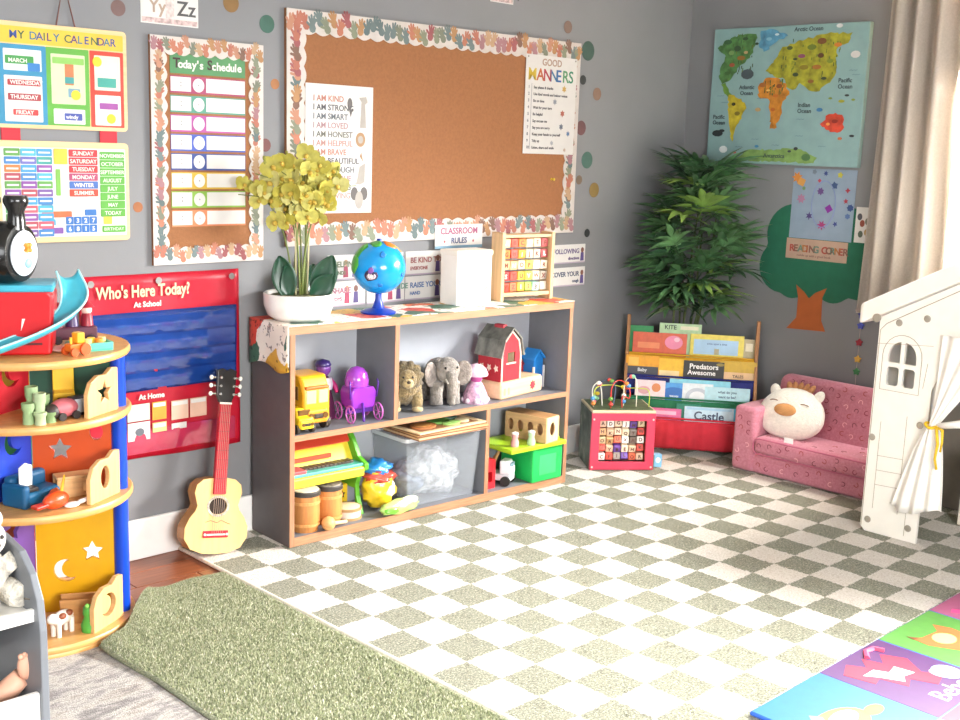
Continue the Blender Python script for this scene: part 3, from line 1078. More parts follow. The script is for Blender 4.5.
curt = thing('window_curtain', 'beige linen curtain hanging in deep folds beside the window', 'curtain', (-0.12, -1.30, 0))
mb = MB()


def cpt(u, v):
    w = 0.17 + 0.03 * (1 - v)
    y = (u - 0.5) * 2 * w + 0.02 * math.sin(u * 9) * (1 - v)
    x = 0.038 * math.sin(u * PI * 7 + 0.6 + 0.35 * v) + 0.008 * math.sin(u * 31 + v * 3)
    return (x, -y, 0.80 + 1.58 * v)


mb.grid(cpt, 120, 24)
mb.build('drape', cur_m, curt, smooth=180, thick=0.003)
mb = MB()
mb.tube([(p[0], p[1], p[2] + .012) for p in [cpt(i / 90, 0) for i in range(91)]], 0.006, 6)
mb.build('hem', cur_m, curt, smooth=180)
rod = thing('curtain_rod', 'white curtain rod above the window on the right wall', 'curtain rod', (-0.12, -1.3, 2.4))
MB().cyl((0, 0.25, 0), (0, -2.4, 0), 0.012, n=12).build('pole', white_trim, rod, smooth=50)
for yy in (0.2, -2.3):
    MB().cyl((0, yy, 0), (0.1185, yy, 0), 0.008, n=8).build('bracket', white_trim, rod, smooth=50)
for yy in (0.26, -2.41):
    MB().ball((0, yy, 0), 0.02, 12, 8).build('finial', white_trim, rod, smooth=180)

gar = thing('hanging_garland', 'thin hanging string of small felt shapes between the curtain and the playhouse', 'garland', (-0.012, -1.085, 0.42))
MB().tube([(0, 0, 0.02), (0.002, 0.002, 0.2), (0, 0, 0.45)], 0.0012, 5).build('string', M('#b8aca0', .8), gar)
for zz, c in ((0.36, '#39408f'), (0.31, '#4a56b0'), (0.23, '#8f2f3c'), (0.15, '#c9a04a'), (0.09, '#3f7a50')):
    MB().plate(star(0, zz, 0.02, .6), [], -0.006, 0.006, 'x').build('felt_shape', M(c, .9), gar, bevel=.003)

# ------------------------------------------------------------------ white playhouse
hs_m = M('#f0ece2', 0.5, var=0.02)
hs_edge = M('#cbb496', 0.6)
line_m = M('#a99c88', 0.7)
hx = -0.762
house = thing('white_playhouse', 'white wooden playhouse with an arched window and sloping roof by the window', 'playhouse', (hx, -2.08, ZR), WALLB)
# local: x to the right along the front (world -y), y into the house, z up
HWD, HZ, PK = 0.535, 0.875, 1.165
front = [(-HWD, 0.02), (-HWD + .02, 0), (-0.30, 0), (-0.30, 0.62), (-0.24, 0.76), (-0.12, 0.83), (0, 0.85), (0.12, 0.83), (0.24, 0.76), (0.30, 0.62), (0.30, 0), (HWD - .02, 0), (HWD, .02), (HWD, HZ), (0, PK), (-HWD, HZ)]
wy, wz = -0.43, 0.61
wins = []
def arch(x0, x1, z0, zs, rz, left):
    # one quarter of an arched window
    pts = [(x0, z0), (x1, z0)]
    for i in range(7):
        a = PI / 2 * i / 6
        if left:
            pts.append((x1 - (x1 - x0) * math.sin(a), zs + rz * math.cos(a)))
        else:
            pts.append((x1 - (x1 - x0) * (1 - math.cos(a)), zs + rz * math.sin(a)))
    return pts
for dx in (0, 0.0):
    pass
H1 = [rrect(wy - .058, wy - .008, wz, wz + .075, .012), rrect(wy + .008, wy + .058, wz, wz + .075, .012),
      arch(wy - .058, wy - .008, wz + .092, wz + .115, .062, True), arch(wy + .008, wy + .058, wz + .092, wz + .115, .062, False)]
mb = MB()
mb.plate(front, H1, 0.0, 0.016)
mb.build('front_panel', hs_m, house, bevel=0.0)
DEP = 0.58
B(-HWD + .004, -HWD + .018, 0.016, DEP, 0.0, HZ - .01).build('side_panel', hs_m, house)
B(HWD - .018, HWD - .004, 0.016, DEP, 0.0, HZ - .01).build('side_panel', hs_m, house)
MB().plate([(-HWD, 0), (HWD, 0), (HWD, HZ), (0, PK), (-HWD, HZ)], [], DEP, DEP + .012).build('back_panel', M('#7a7268', .8), house)  # added dark backing: darkens the inside, shade put into its grey-brown colour
slope = math.atan2(PK - HZ, HWD)
for s_ in (-1, 1):
    mb = MB()
    e0 = Vector((s_ * (HWD + .075), 0, HZ - .075 * math.tan(slope)))
    pts = [(s_ * (HWD + .075), e0.z + .004), (0, PK + .004), (0, PK + .085), (s_ * (HWD + .075), e0.z + .085)]
    if s_ > 0:
        pts = pts[::-1]
    mb.plate(pts, [], -0.035, DEP + .04)
    mb.build('roof_slab', hs_m, house, bevel=0.016, seg=3)
    t0 = [(s_ * (HWD - .01), HZ - .004), (s_ * .02, PK - .012)]
    MB().tube([(s_ * (HWD - .004), -0.0008, 0.02), (s_ * (HWD - .006), -0.0008, HZ - .05), (s_ * (HWD - .03), -0.0008, HZ - .022), (s_ * .02, -0.0008, PK - .03)], 0.0016, 5).build('routed_line', line_m, house)
scr = M('#a8a092', 0.4, metal=.3)
for (x, z) in ((-.455, .862), (-.345, .892), (-.52, .39), (-.33, .475), (-.505, .05), (-.335, .055)):
    o = MB().lathe([(0, 0), (0.013, 0), (0.014, 0.002), (0.011, 0.004), (0.005, 0.0035), (0, 0.003)], 16).build('screw_cap', scr, house, (x, 0, z), (PI / 2, 0, 0), smooth=50)
MB().cyl((-.53, -.036, HZ - .0), (-.53, -.041, HZ - .0), .017, n=16).build('screw_cap', scr, house, smooth=50)
# window surround and printed brick lines
ar = [(wy - .08, wz - .02)] + [(wy + .08 * math.cos(PI - PI * i / 12), wz + .12 + .085 * math.sin(PI * i / 12)) for i in range(13)] + [(wy + .08, wz - .02)]
MB().tube([(p[0], -0.0005, p[1]) for p in ar], 0.0014, 5, closed=True).build('window_outline', line_m, house)
for (a, b2) in (((-.49, .10), (-.49, .46)), ((-.385, .10), (-.385, .5)), ((-.49, .20), (-.385, .205)), ((-.49, .26), (-.385, .265)), ((-.49, .32), (-.385, .325)), ((-.42, .14), (-.34, .14)), ((-.35, .02), (-.35, .14)), ((-.535, .77), (-.31, .79)), ((-.335, .62), (-.325, .72))):
    MB().tube([(a[0], -0.0004, a[1]), (b2[0], -0.0004, b2[1])], 0.0011, 4).build('routed_line', line_m, house)
# tied curtain in the doorway
cl = M('#f4f1ea', 0.85, var=0.02)
hc = thing('playhouse_curtain', 'white fabric curtain gathered in the playhouse doorway', 'curtain', (hx - 0.03, -1.81, ZR + 0.14), WALLB)


def hcp(u, v):
    # v 0 bottom .. 1 top ; pinched at v = .5
    if v < 0.5:
        t = v / 0.5
        w = 0.085 * (1 - t) ** 0.6 + 0.016
        cx = -0.035 * (1 - t)
    else:
        t = (v - 0.5) / 0.5
        w = 0.016 + 0.115 * t ** 1.1
        cx = 0.13 * t
    return (cx + (u - 0.5) * 2 * w, 0.012 + 0.012 * math.sin(u * 22) * (0.4 + abs(v - 0.5)) - 0.02 * math.cos(u * PI - PI / 2) * (1 - abs(v - .5)), v * 0.70 - (0.02 * math.sin(u * 5) if v < 0.02 else 0))


mb = MB()
mb.grid(hcp, 60, 30)
mb.build('drape', cl, hc, smooth=180, thick=0.003)
tie = M('#f0c528', 0.6)
tl = [(0.028 * math.cos(a), 0.008 + 0.026 * math.sin(a), 0.35 + 0.006 * math.cos(2 * a)) for a in [2 * PI * i / 18 for i in range(18)]]
MB().tube(tl, 0.006, 6, closed=True).build('tie_band', tie, hc, smooth=180)
MB().tube([(0.025, -0.018, 0.35), (0.04, -0.026, 0.29), (0.034, -0.024, 0.23), (0.045, -0.024, 0.19)], [.006, .006, .005, .005], 6).build('tie_end', tie, hc, smooth=180)
MB().tube([(0.025, -0.018, 0.35), (0.05, -0.02, 0.345), (0.055, -0.024, 0.30), (0.05, -0.02, 0.26)], [.006, .006, .005, .004], 6).build('tie_end', tie, hc, smooth=180)
MB().cyl((0.02, 0.0, 0.352), (0.16, 0.01, 0.39), .011, .018, n=10).build('gathered_top', cl, hc, smooth=180)
# cream toy castle bench inside the doorway
bn = thing('arched_toy_bench', 'cream toy bench with arched cutouts inside the white playhouse', 'bench', (-0.33, -1.98, ZR), WALLB)
outer = [(-.2, 0), (.2, 0), (.2, .3), (.14, .3), (.14, .34), (.06, .34), (.06, .3), (-.06, .3), (-.06, .34), (-.14, .34), (-.14, .3), (-.2, .3)]
hol = [[(c - .04, .05), (c + .04, .05), (c + .04, .14)] + [(c + .04 * math.cos(PI * i / 8), .14 + .05 * math.sin(PI * i / 8)) for i in range(1, 8)] + [(c - .04, .14)] for c in (-.11, .01, .12)]
MB().plate(outer, hol, -0.05, -0.035).build('front_board', M('#e9dfce', .6), bn, bevel=.004)
B(-.2, .2, -.035, .05, .27, .285).build('seat_board', M('#e9dfce', .6), bn)
for xx in (-.195, .195):
    B(xx - .005, xx + .005, -.035, .05, 0, .27).build('end_board', M('#ddd0bc', .6), bn)

_M_full = M


def M(hexc, *a, **k):
    """printed card, cloth and cork are duller than fresh plastic: take the reflectance down a little"""
    c = [min(255, max(0, round((int(hexc[i:i + 2], 16) / 255) * 255 * 0.88))) for i in (1, 3, 5)]
    return _M_full('#%02x%02x%02x' % tuple(c), *a, **k)


# ------------------------------------------------------------------ things on the back wall
hand_cols = ['#b8705c', '#7d8370', '#a87a80', '#b88a5c', '#6f8080', '#a05a5c', '#c48c70', '#80604f', '#66787a', '#c4a07c', '#8a9078', '#c07a60']
hand_ms = [M(c, .7) for c in hand_cols]
strip_m = M('#ddd5ce', .6)


def hand_shape(mb, cx, cz, s, rot, y, k):
    """flat print of an open hand"""
    c, s_ = math.cos(rot), math.sin(rot)
    def T(p):
        return (cx + (p[0] * c - p[1] * s_) * s, cz + (p[0] * s_ + p[1] * c) * s)
    mb.mat(k)
    mb.plate([T(p) for p in ell(0, -.16, .24, .26, 8)], [], y - .0006, y)
    for a, L, w in ((.95, .42, .075), (.38, .58, .07), (.08, .64, .07), (-.22, .6, .07), (-.52, .48, .065)):
        d = (-math.sin(a), math.cos(a))
        n_ = (d[1], -d[0])
        o = (d[0] * .05, -.12 + d[1] * .05)
        e = (o[0] + d[0] * L, o[1] + d[1] * L)
        pts = [(o[0] - n_[0] * w, o[1] - n_[1] * w), (o[0] + n_[0] * w, o[1] + n_[1] * w), (e[0] + n_[0] * w, e[1] + n_[1] * w), (e[0] + d[0] * w, e[1] + d[1] * w), (e[0] - n_[0] * w, e[1] - n_[1] * w)]
        mb.plate([T(p) for p in pts], [], y - .0006, y)


def border(root, x0, x1, z0, z1, w, scal, y, name='border_strip', dens=1.0, seed=1):
    """four paper border strips round a board, scalloped inner edge, hand prints"""
    random.seed(seed)
    def strip(a, b, fixed, inward, horiz):
        n_ = max(2, round((b - a) / scal))
        st = (b - a) / n_
        inner = []
        for i in range(n_):
            for q in range(6):
                t = a + st * (i + q / 6)
                inner.append((t, fixed + inward * (w - 0.012 * (1 - math.sin(PI * q / 6)))))
        inner.append((b, fixed + inward * (w - .012)))
        pts = [(a, fixed)] + inner + [(b, fixed)]
        if not horiz:
            pts = [(p[1], p[0]) for p in pts]
        o = MB().plate(pts, [], y - .003, y).build(name, strip_m, root)
        mb = MB()
        for i in range(int(n_ * dens)):
            t = a + (i + .5) * (b - a) / int(n_ * dens)
            c = (t, fixed + inward * w * .5) if horiz else (fixed + inward * w * .5, t)
            base = {(True, -1): 0, (True, 1): 0, (False, 1): 0, (False, -1): 0}[(horiz, inward)]
            hand_shape(mb, c[0], c[1] + random.uniform(-.2, .25) * w, w * .74, base + random.uniform(-.5, .5), y - .003, random.randrange(len(hand_ms)))
        mb.build('hand_print_pattern', hand_ms, o)
    strip(x0, x1, z1, -1, True)
    strip(x0, x1, z0, 1, True)
    strip(z0 + w * .8, z1 - w * .8, x0, 1, False)
    strip(z0 + w * .8, z1 - w * .8, x1, -1, False)


board = thing('bulletin_board', 'wide brown bulletin board with a scalloped handprint border', 'bulletin board', (-1.692, 0, 1.104), 0, rot=(0, -0.006, 0))
cork = M('#a06a42', 0.9, var=.06, vscale=90, bump=.15, bscale=200)
bw, bh = 0.822, 0.872
B(-bw, bw, -0.015, -0.001, 0, bh).build('panel', cork, board)
border(board, -bw, bw, 0, bh, 0.088, 0.066, -0.015, seed=4, dens=2.0)
pn = thing('push_pin', 'yellow push pin stuck in the bulletin board', 'push pin', (-1.037, -0.015, 1.359))
MB().lathe([(0, 0), (.006, 0), (.004, .004), (.004, .01), (.007, .014), (.006, .018), (0, .019)], 12).build('pin_head', M('#f0d040', .3), pn, (0, 0, 0), (PI / 2, 0, 0), smooth=50)

paper = M('#eceae6', 0.6, var=.02)
ink = [M('#c08070', .6), M('#5a5a60', .6), M('#6a6f78', .6), M('#b08a90', .6), M('#70706a', .6), M('#c0908a', .6)]


def sheet(name, label, cat, x, z, w, h, rz=WALLA, off=0.0, m=None, pos=None, rot=None, th=.0012):
    """a flat sheet whose lower left corner is the origin"""
    loc = (x, -off, z) if rz == WALLA else (-off, x, z)
    o = thing(name, label, cat, loc, rz, rot=rot)
    B(0, w, -th, 0, 0, h).build('sheet', m or paper, o)
    return o


p = sheet('affirmation_poster', 'white animal poster of I AM lines pinned behind the orchid', 'poster', -2.435, 1.222, 0.325, 0.488, off=.0192)
lines = ['I AM KIND', 'I AM STRONG', 'I AM SMART', 'I AM LOVED', 'I AM HONEST', 'I AM HELPFUL', 'I AM BRAVE', 'I AM BEAUTIFUL', 'I AM ENOUGH', 'I AM UNIQUE', 'I AM CARING', 'I AM LOVING']
for i, l in enumerate(lines):
    text(l, .031, .035, -.0016, .425 - i * .0335, ink[i % 6], p, 'lettering', offset=.0006)
gm = [M('#8f8a86', .7), M('#b9b2aa', .7), M('#6f6a68', .7), M('#b58f6a', .7)]
def blot(poly, k, name='animal_print'):
    MB().plate(poly, [], -.0018, -.001).build(name, gm[k], p)
blot(ell(.21, .42, .012, .022), 2); blot([(.205, .4), (.215, .37), (.225, .4)], 2)
blot([(.262, .33), (.268, .43), (.255, .445), (.29, .45), (.298, .43), (.285, .42), (.292, .33)], 1)
blot(ell(.265, .285, .024, .028), 3); blot(ell(.265, .285, .013, .015), 1)
blot([(.262, .22), (.28, .2), (.27, .235)], 3)
blot([(.235, .115), (.25, .12), (.262, .18), (.29, .195), (.288, .12), (.265, .11)], 1)
for sx in (-1, 1):
    blot(ell(.262 + sx * .024, .075, .018, .026), 2)
blot(ell(.262, .05, .02, .035), 1)

p = sheet('manners_poster', 'white manners list poster pinned at the board corner', 'poster', -1.243, 1.473, 0.342, 0.435, off=.0192)
mc = ['#d8b83a', '#c9683a', '#b83a4a', '#3a78a8', '#3a6ab0', '#5a9a6a', '#3a8a6a']
text('GOOD', .042, .171, -.0016, .392, M('#b89a8a', .6), p, align='CENTER', offset=.001)
xx = .014
for ch, c in zip('MANNERS', mc):
    t = text(ch, .075, xx, -.0016, .325, M(c, .6), p, offset=.001)
    xx += .057 if ch == 'M' else .043
for i, l in enumerate(['Say please & thanks', 'Use kind words and indoor voices', 'Be on time', 'Wait for your turn', 'Be helpful', 'Say excuse me', 'Say you are sorry', 'Keep your hands to yourself', 'Tidy up', 'Listen, share and smile']):
    text(l, .0165, .055, -.0016, .288 - i * .0295, M('#4a4a50', .6), p, offset=.0004)
    text(str(i + 1), .018, .02, -.0016, .288 - i * .0295, M('#70757d', .6), p, offset=.0004)
B(.041, .043, -.0017, -.001, .02, .31).build('margin_line', M('#8a8f98', .6), p)
for x, z, c, k in ((.26, .295, '#d8b060', .016), (.2, .235, '#9aa0a8', .014), (.255, .185, '#b86a5a', .016), (.25, .125, '#6a7080', .015), (.3, .095, '#5a78a0', .013), (.19, .05, '#b0b4b8', .012), (.28, .02, '#c8b0a0', .01)):
    MB().plate(star(x, z, k, .6, 6), [], -.0018, -.001).build('doodle_print', M(c, .6), p)
for cx_, cz_ in ((.012, .425), (.33, .425)):
    MB().ball((cx_, -.003, cz_), .004, 8, 6).build('pin', M('#c0b8b0', .4), p)

# daily schedule chart
sc_ = thing('schedule_chart', 'narrow handprint bordered board of a daily schedule with eight rows', 'chart', (-2.843, 0, 1.053))
B(-.2245, .2245, -.012, -.001, 0, .776).build('panel', cork, sc_)
border(sc_, -.2245, .2245, 0, .776, 0.062, 0.052, -.012, seed=9, dens=2.0)
B(-.152, .148, -.0135, -.0115, .655, .722).build('title_card', M('#4f8f5a', .6), sc_)
xx = -.14
for i, ch in enumerate("Today's Schedule"):
    if ch != ' ':
        text(ch, .046 if ch in 'TS' else .038, xx, -.0138, .675, M(['#f4f2ee', '#e0c0d0', '#cfe0f0', '#f0e4c0', '#3a1420'][0 if ch not in 'TS' else 4], .6), sc_, offset=.001)
    xx += .0185 if ch not in "'il " else .011
rows = ['#a83a6a', '#4f9a86', '#b0459a', '#3a55b8', '#2f4a98', '#e0b83a', '#8fc04a', '#e08a5a']
for i, c in enumerate(rows):
    z1 = .648 - i * .0655
    r_ = B(-.152, .148, -.0135, -.0115, z1 - .058, z1).build('schedule_row', M(c, .55), sc_)
    B(-.150, -.072, -.0145, -.0134, z1 - .052, z1 - .004).build('time_card', paper, r_)
    B(-.012, .146, -.0145, -.0134, z1 - .052, z1 - .004).build('name_card', paper, r_)
    MB().plate(ell(-.042, z1 - .029, .0225, .0235, 18), [], -.0145, -.0134).build('clock_face', paper, r_)
    MB().plate(ell(-.042, z1 - .029, .003, .003, 8), [], -.0148, -.0144).build('clock_dot', M('#9a9aa0', .6), r_)
    for dz in (-.022, -.034):
        MB().plate(ell(-.111, z1 + dz, .0025, .0025, 8), [], -.0148, -.0144).build('clock_dot', M('#7a7a80', .6), r_)

# hanging wooden calendar: two boards joined by red straps
cal = thing('wall_calendar', 'wooden daily calendar of two boards joined by red straps hanging on cord', 'calendar', (-3.36, 0, 1.145))
wd = wood('#d8b98a', .15, 0, 5)
cx0, cx1 = -.235, .205
def board2(z0, z1, name):
    return MB().plate(rrect(cx0, cx1, z0, z1, .014), [], -.016, -.004).build(name, wd, cal, bevel=.002)
lo = board2(0, .322, 'lower_board')
up = board2(.36, .682, 'upper_board')
for x in (-.185, .14):
    B(x - .03, x + .03, -.0065, -.0025, .30, .38).build('strap', M('#c8142c', .6), cal)
MB().tube([(-.03, -.008, .675), (0.0, -.006, .82), (.035, -.008, .675)], .0025, 6).build('cord', M('#8a5a50', .8), cal)


def pr(x0, x1, z0, z1, c, par, y=-.0172, name='printed_panel', r=.003):
    return MB().plate(rrect(x0, x1, z0, z1, min(r, (x1 - x0) / 3, (z1 - z0) / 3), 3), [], y, -.0155).build(name, M(c, .5), par)


pr(-.22, .192, .618, .668, '#eec63c', up)
xx = -.185
for i, ch in enumerate('MY DAILY CALENDAR'):
    if ch != ' ':
        text(ch, .034, xx, -.0176, .632, M(['#2f4f9a', '#3a6a4a', '#5a3a7a', '#2f7a9a'][i % 4], .5), up, offset=.0005)
    xx += {'M': .028, ' ': .013, 'I': .011}.get(ch, .0222)
pr(-.225, -.07, .372, .614, '#2f8fb8', up)
pr(-.07, .072, .372, .614, '#5fae3a', up)
pr(.076, .192, .372, .614, '#d83a26', up)
for (x0, x1, z0, z1, c) in ((-.205, -.085, .535, .6, '#e4ece8'), (-.205, -.085, .38, .52, '#e8e4e0'), (-.055, .058, .44, .595, '#d4e4b8'), (-.05, .055, .378, .425, '#e8ecea'), (.09, .18, .49, .6, '#f0e2d4'), (.09, .18, .378, .475, '#f2ece4'),
                            (-.2, -.11, .555, .58, '#3f9a4a'), (-.13, -.09, .535, .56, '#2f7fc8'), (-.195, -.09, .49, .508, '#b8343a'), (-.195, -.09, .445, .466, '#a8343f'), (-.18, -.1, .4, .418, '#c83a3a'),
                            (-.01, .02, .5, .57, '#c87a4a'), (-.01, .02, .505, .525, '#3a9a9a'), (.0, .04, .462, .49, '#7aa0b8'), (-.015, .045, .39, .412, '#3a4fa8'), (-.05, .055, .565, .585, '#8fc860'), (.1, .165, .50, .53, '#3fa89a'), (.105, .17, .43, .45, '#a04aa0')):
    pr(x0, x1, z0, z1, c, up, -.0182, 'printed_card')
for (x, z) in ((.025, .47), (.145, .4), (.1, .58)):
    MB().plate(ell(x, z, .016, .016, 16), [], -.019, -.0178).build('printed_face', M('#f2cf2a', .5), up)
for s_, x, z, c in (('MARCH', -.19, .56, '#f4f4f0'), ('WEDNESDAY', -.187, .494, '#f4f4f0'), ('THURSDAY', -.187, .45, '#f4f4f0'), ('FRIDAY', -.172, .403, '#f4f4f0'), ('windy', -.01, .395, '#f4f4f0')):
    text(s_, .017, x, -.0186, z, M(c, .5), up, offset=.0004)
# lower board: coloured word tiles
pr(-.225, .192, .018, .302, '#ecebe6', lo, -.0166)
random.seed(31)
tc_ = ['#5fa04a', '#7a5aa0', '#c85a6a', '#3aa098', '#3a80c0', '#8a4aa0', '#e07a3a', '#4ab0c8', '#6a6ab8', '#58a868', '#b04a5a', '#3f9ad0']
for cI in range(3):
    for r_ in range(11):
        x0 = -.215 + cI * .052
        z1 = .298 - r_ * .0255
        t = pr(x0, x0 + .05, z1 - .023, z1, tc_[(cI * 5 + r_ * 3 + random.randrange(3)) % 12], lo, -.0182, 'word_tile')
        B(x0 + .006, x0 + .044, -.0186, -.0181, z1 - .0145, z1 - .009).build('word_print', M('#e9e6e0', .5), t)
for i, s_ in enumerate(['SUNDAY', 'SATURDAY', 'TUESDAY', 'MONDAY', 'WINTER', 'SUMMER']):
    z1 = .298 - i * .0255
    t = pr(-.005, .093, z1 - .0235, z1, ['#c8202c', '#c8202c', '#c8202c', '#b03a6a', '#3a6ab8', '#d8432a'][i], lo, -.0182, 'word_tile')
    text(s_, .018, .044, -.0186, z1 - .018, M('#f4f0ea', .5), t, align='CENTER', offset=.0004)
for i, s_ in enumerate(['NOVEMBER', 'OCTOBER', 'SEPTEMBER', 'AUGUST', 'JULY', 'JUNE', 'MAY', 'TODAY']):
    z1 = .293 - i * .0268
    t = pr(.101, .188, z1 - .0255, z1, '#5aac38', lo, -.0182, 'word_tile')
    text(s_, .017, .144, -.0186, z1 - .019, M('#f0f4ea', .5), t, align='CENTER', offset=.0003)
for k in range(4):
    for q in range(2):
        t = pr(-.02 + k * .027, .005 + k * .027, .03 + q * .027, .055 + q * .027, '#2a72c0', lo, -.0182, 'number_tile')
        text('68159327'[k + q * 4], .02, -.0075 + k * .027, -.0186, .0355 + q * .027, M('#f4f4f0', .5), t, align='CENTER', offset=.0006)
for (x0, x1, z0, z1, c) in ((-.055, -.01, .25, .3, '#f0c23a'), (-.05, -.035, .15, .235, '#7ab84a'), (.01, .055, .135, .15, '#c8ced4'), (-.1, -.065, .11, .13, '#6a78a0'), (-.045, .005, .105, .125, '#c8cdd0'), (-.1, .0, .08, .1, '#d8683a'), (.045, .085, .085, .105, '#2a72c0'), (-.1, -.055, .055, .075, '#3aa0c8'), (-.1, -.03, .028, .048, '#7a4aa0'), (.11, .14, .055, .085, '#f2d048'), (.105, .188, .028, .05, '#5aac38')):
    pr(x0, x1, z0, z1, c, lo, -.0182, 'word_tile')
text('BIRTHDAY', .015, .146, -.0186, .034, M('#f0f4ea', .5), lo, align='CENTER')

# alphabet cards near the ceiling line
for (x, z, a, b2, w) in ((-3.093, 1.866, 'Yy', 'Zz', .217), (-1.46, 2.108, 'Pp', 'Qq', .14)):
    o = sheet('alphabet_card', 'white alphabet card showing Yy and Zz above the schedule chart' if w > .2 else 'white alphabet card edge above the bulletin board border', 'card', x, z, w, .15, off=.0)
    B(.004, w - .004, -.0016, -.001, .004, .02).build('flower_border', M('#e0c4c0', .6, var=.3, vscale=70), o)
    B(w / 2 - .016, w / 2 + .016, -.0016, -.001, .02, .146).build('flower_border', M('#ecdcd8', .6, var=.2, vscale=70), o)
    text(a, .06, w * .14, -.0018, .038, M('#c0a894', .6), o, offset=.001)
    text(b2, .068, w * .62, -.0018, .035, M('#5a5a5a', .6), o, offset=.001)

# dots stuck on the wall
dots = [(-3.173, 1.903, .026, '#7a5f5c', 'dusty mauve'), (-2.744, 1.964, .032, '#8f6c3c', 'ochre'), (-2.593, 1.907, .032, '#3f6a5c', 'deep green'), (-2.558, 1.697, .019, '#b0774a', 'tan'), (-2.60, 1.475, .024, '#7a4a48', 'maroon'), (-3.116, 1.254, .018, '#a8683f', 'rust'),
        (-0.954, 2.048, .028, '#7d665a', 'brown'), (-0.805, 1.954, .045, '#3d5a50', 'forest green'), (-0.831, 1.82, .022, '#2a2e2e', 'black'), (-0.724, 1.761, .03, '#8a6c5a', 'clay'), (-0.828, 1.599, .034, '#6a4446', 'wine red'), (-0.773, 1.45, .04, '#45695e', 'sage green'), (-0.824, 1.356, .022, '#7d6a58', 'taupe'), (-0.709, 1.308, .036, '#8a7038', 'mustard'), (-0.745, 1.101, .02, '#262b2c', 'charcoal')]
for x, z, r_, c, nm in dots:
    o = MB().lathe([(0, 0), (r_, 0), (r_, .0008), (0, .001)], 24).build('wall_dot', M(c, .7), None, (x, 0, z), (PI / 2, 0, 0))
    near = 'beside the calendar and schedule' if x < -2.9 else ('between the schedule and bulletin board' if x < -2.4 else 'beside the bulletin board')
    tag(o, 'round %s dot sticker on the wall %s' % (nm, near), 'sticker', 'dot stickers on the wall')

# red pocket chart
ch = thing('pocket_chart', 'red and blue cloth pocket chart headed Who\'s Here Today', 'pocket chart', (-3.02, 0, .37))
red_c = M('#c4102e', .35, var=.06, vscale=6)
mb = MB()
mb.grid(lambda u, v: (-.32 + .62 * u, -.006 - .003 * math.sin(u * 14 + v * 3) - .004 * (1 - v), v * .655 + .004 * math.sin(u * 6) * (1 - v)), 40, 20)
mb.build('backing', red_c, ch, smooth=180, thick=.002)
blu = M('#153684', .18, var=.12, vscale=9, bump=.12, bscale=18, coat=.6)
mb = MB()
mb.grid(lambda u, v: (-.30 + .585 * u, -.0125 - .0018 * math.sin(u * 23 + v * 5), .245 + v * .28), 30, 8)
mb.build('blue_panel', blu, ch, smooth=180, thick=.002)
for k in range(4):
    mb = MB()
    mb.grid(lambda u, v: (-.29 + .565 * u, -.0155 - .0035 * math.sin(v * 2.6) - .0015 * math.sin(u * 31 + k), .252 + k * .066 + v * .058), 40, 5)
    mb.build('clear_pocket', M('#1d4496', .07, var=.1, vscale=14, bump=.35, bscale=14, coat=1.0), ch, smooth=180)
text("Who's Here Today?", .058, -.262, -.0135, .578, M('#f2d9b0', .5), ch, offset=.0016, width=.355)
text('At School', .026, -.125, -.0135, .542, M('#f4eee6', .5), ch, offset=.001)
text('At Home', .026, -.115, -.0165, .215, M('#f4eee6', .5), ch, offset=.001)
for x in (-.28, -.03, .265):
    MB().lathe([(.006, 0), (.011, .001), (.012, .003), (.006, .003)], 14).build('grommet', M('#d8d4d0', .3, metal=.8), ch, (x, -.012, .63), (PI / 2, 0, 0), smooth=50)
mb = MB()
mb.grid(lambda u, v: (-.29 + .565 * u, -.014 - .003 * math.sin(v * 2.6) - .002 * math.sin(u * 25), .02 + v * .085), 40, 5)
mb.build('clear_pocket', M('#c8385a', .1, var=.1, vscale=14, coat=1.0), ch, smooth=180)
for (x0, x1, z0, z1, c) in ((-.16, -.075, .14, .2, '#c8e0d0'), (-.16, -.075, .07, .135, '#e8e4e2'), (-.065, -.01, .135, .2, '#e8a83a'), (-.065, -.01, .09, .125, '#f0d890'), (.01, .078, .125, .195, '#eec8b0'), (.085, .153, .125, .195, '#eec4ac'), (.01, .07, .09, .112, '#f2e8e4')):
    k_ = B(x0, x1, -.018, -.0165, z0, z1).build('name_card', M(c, .5), ch)
    B(x0 + .004, x1 - .004, -.0186, -.0179, z1 - .018, z1 - .004).build('card_band', M('#f0ece8', .5), k_)
MB().plate(ell(-.115, .1, .017, .014), [], -.0192, -.0184).build('face_print', M('#6a6f78', .6), ch)

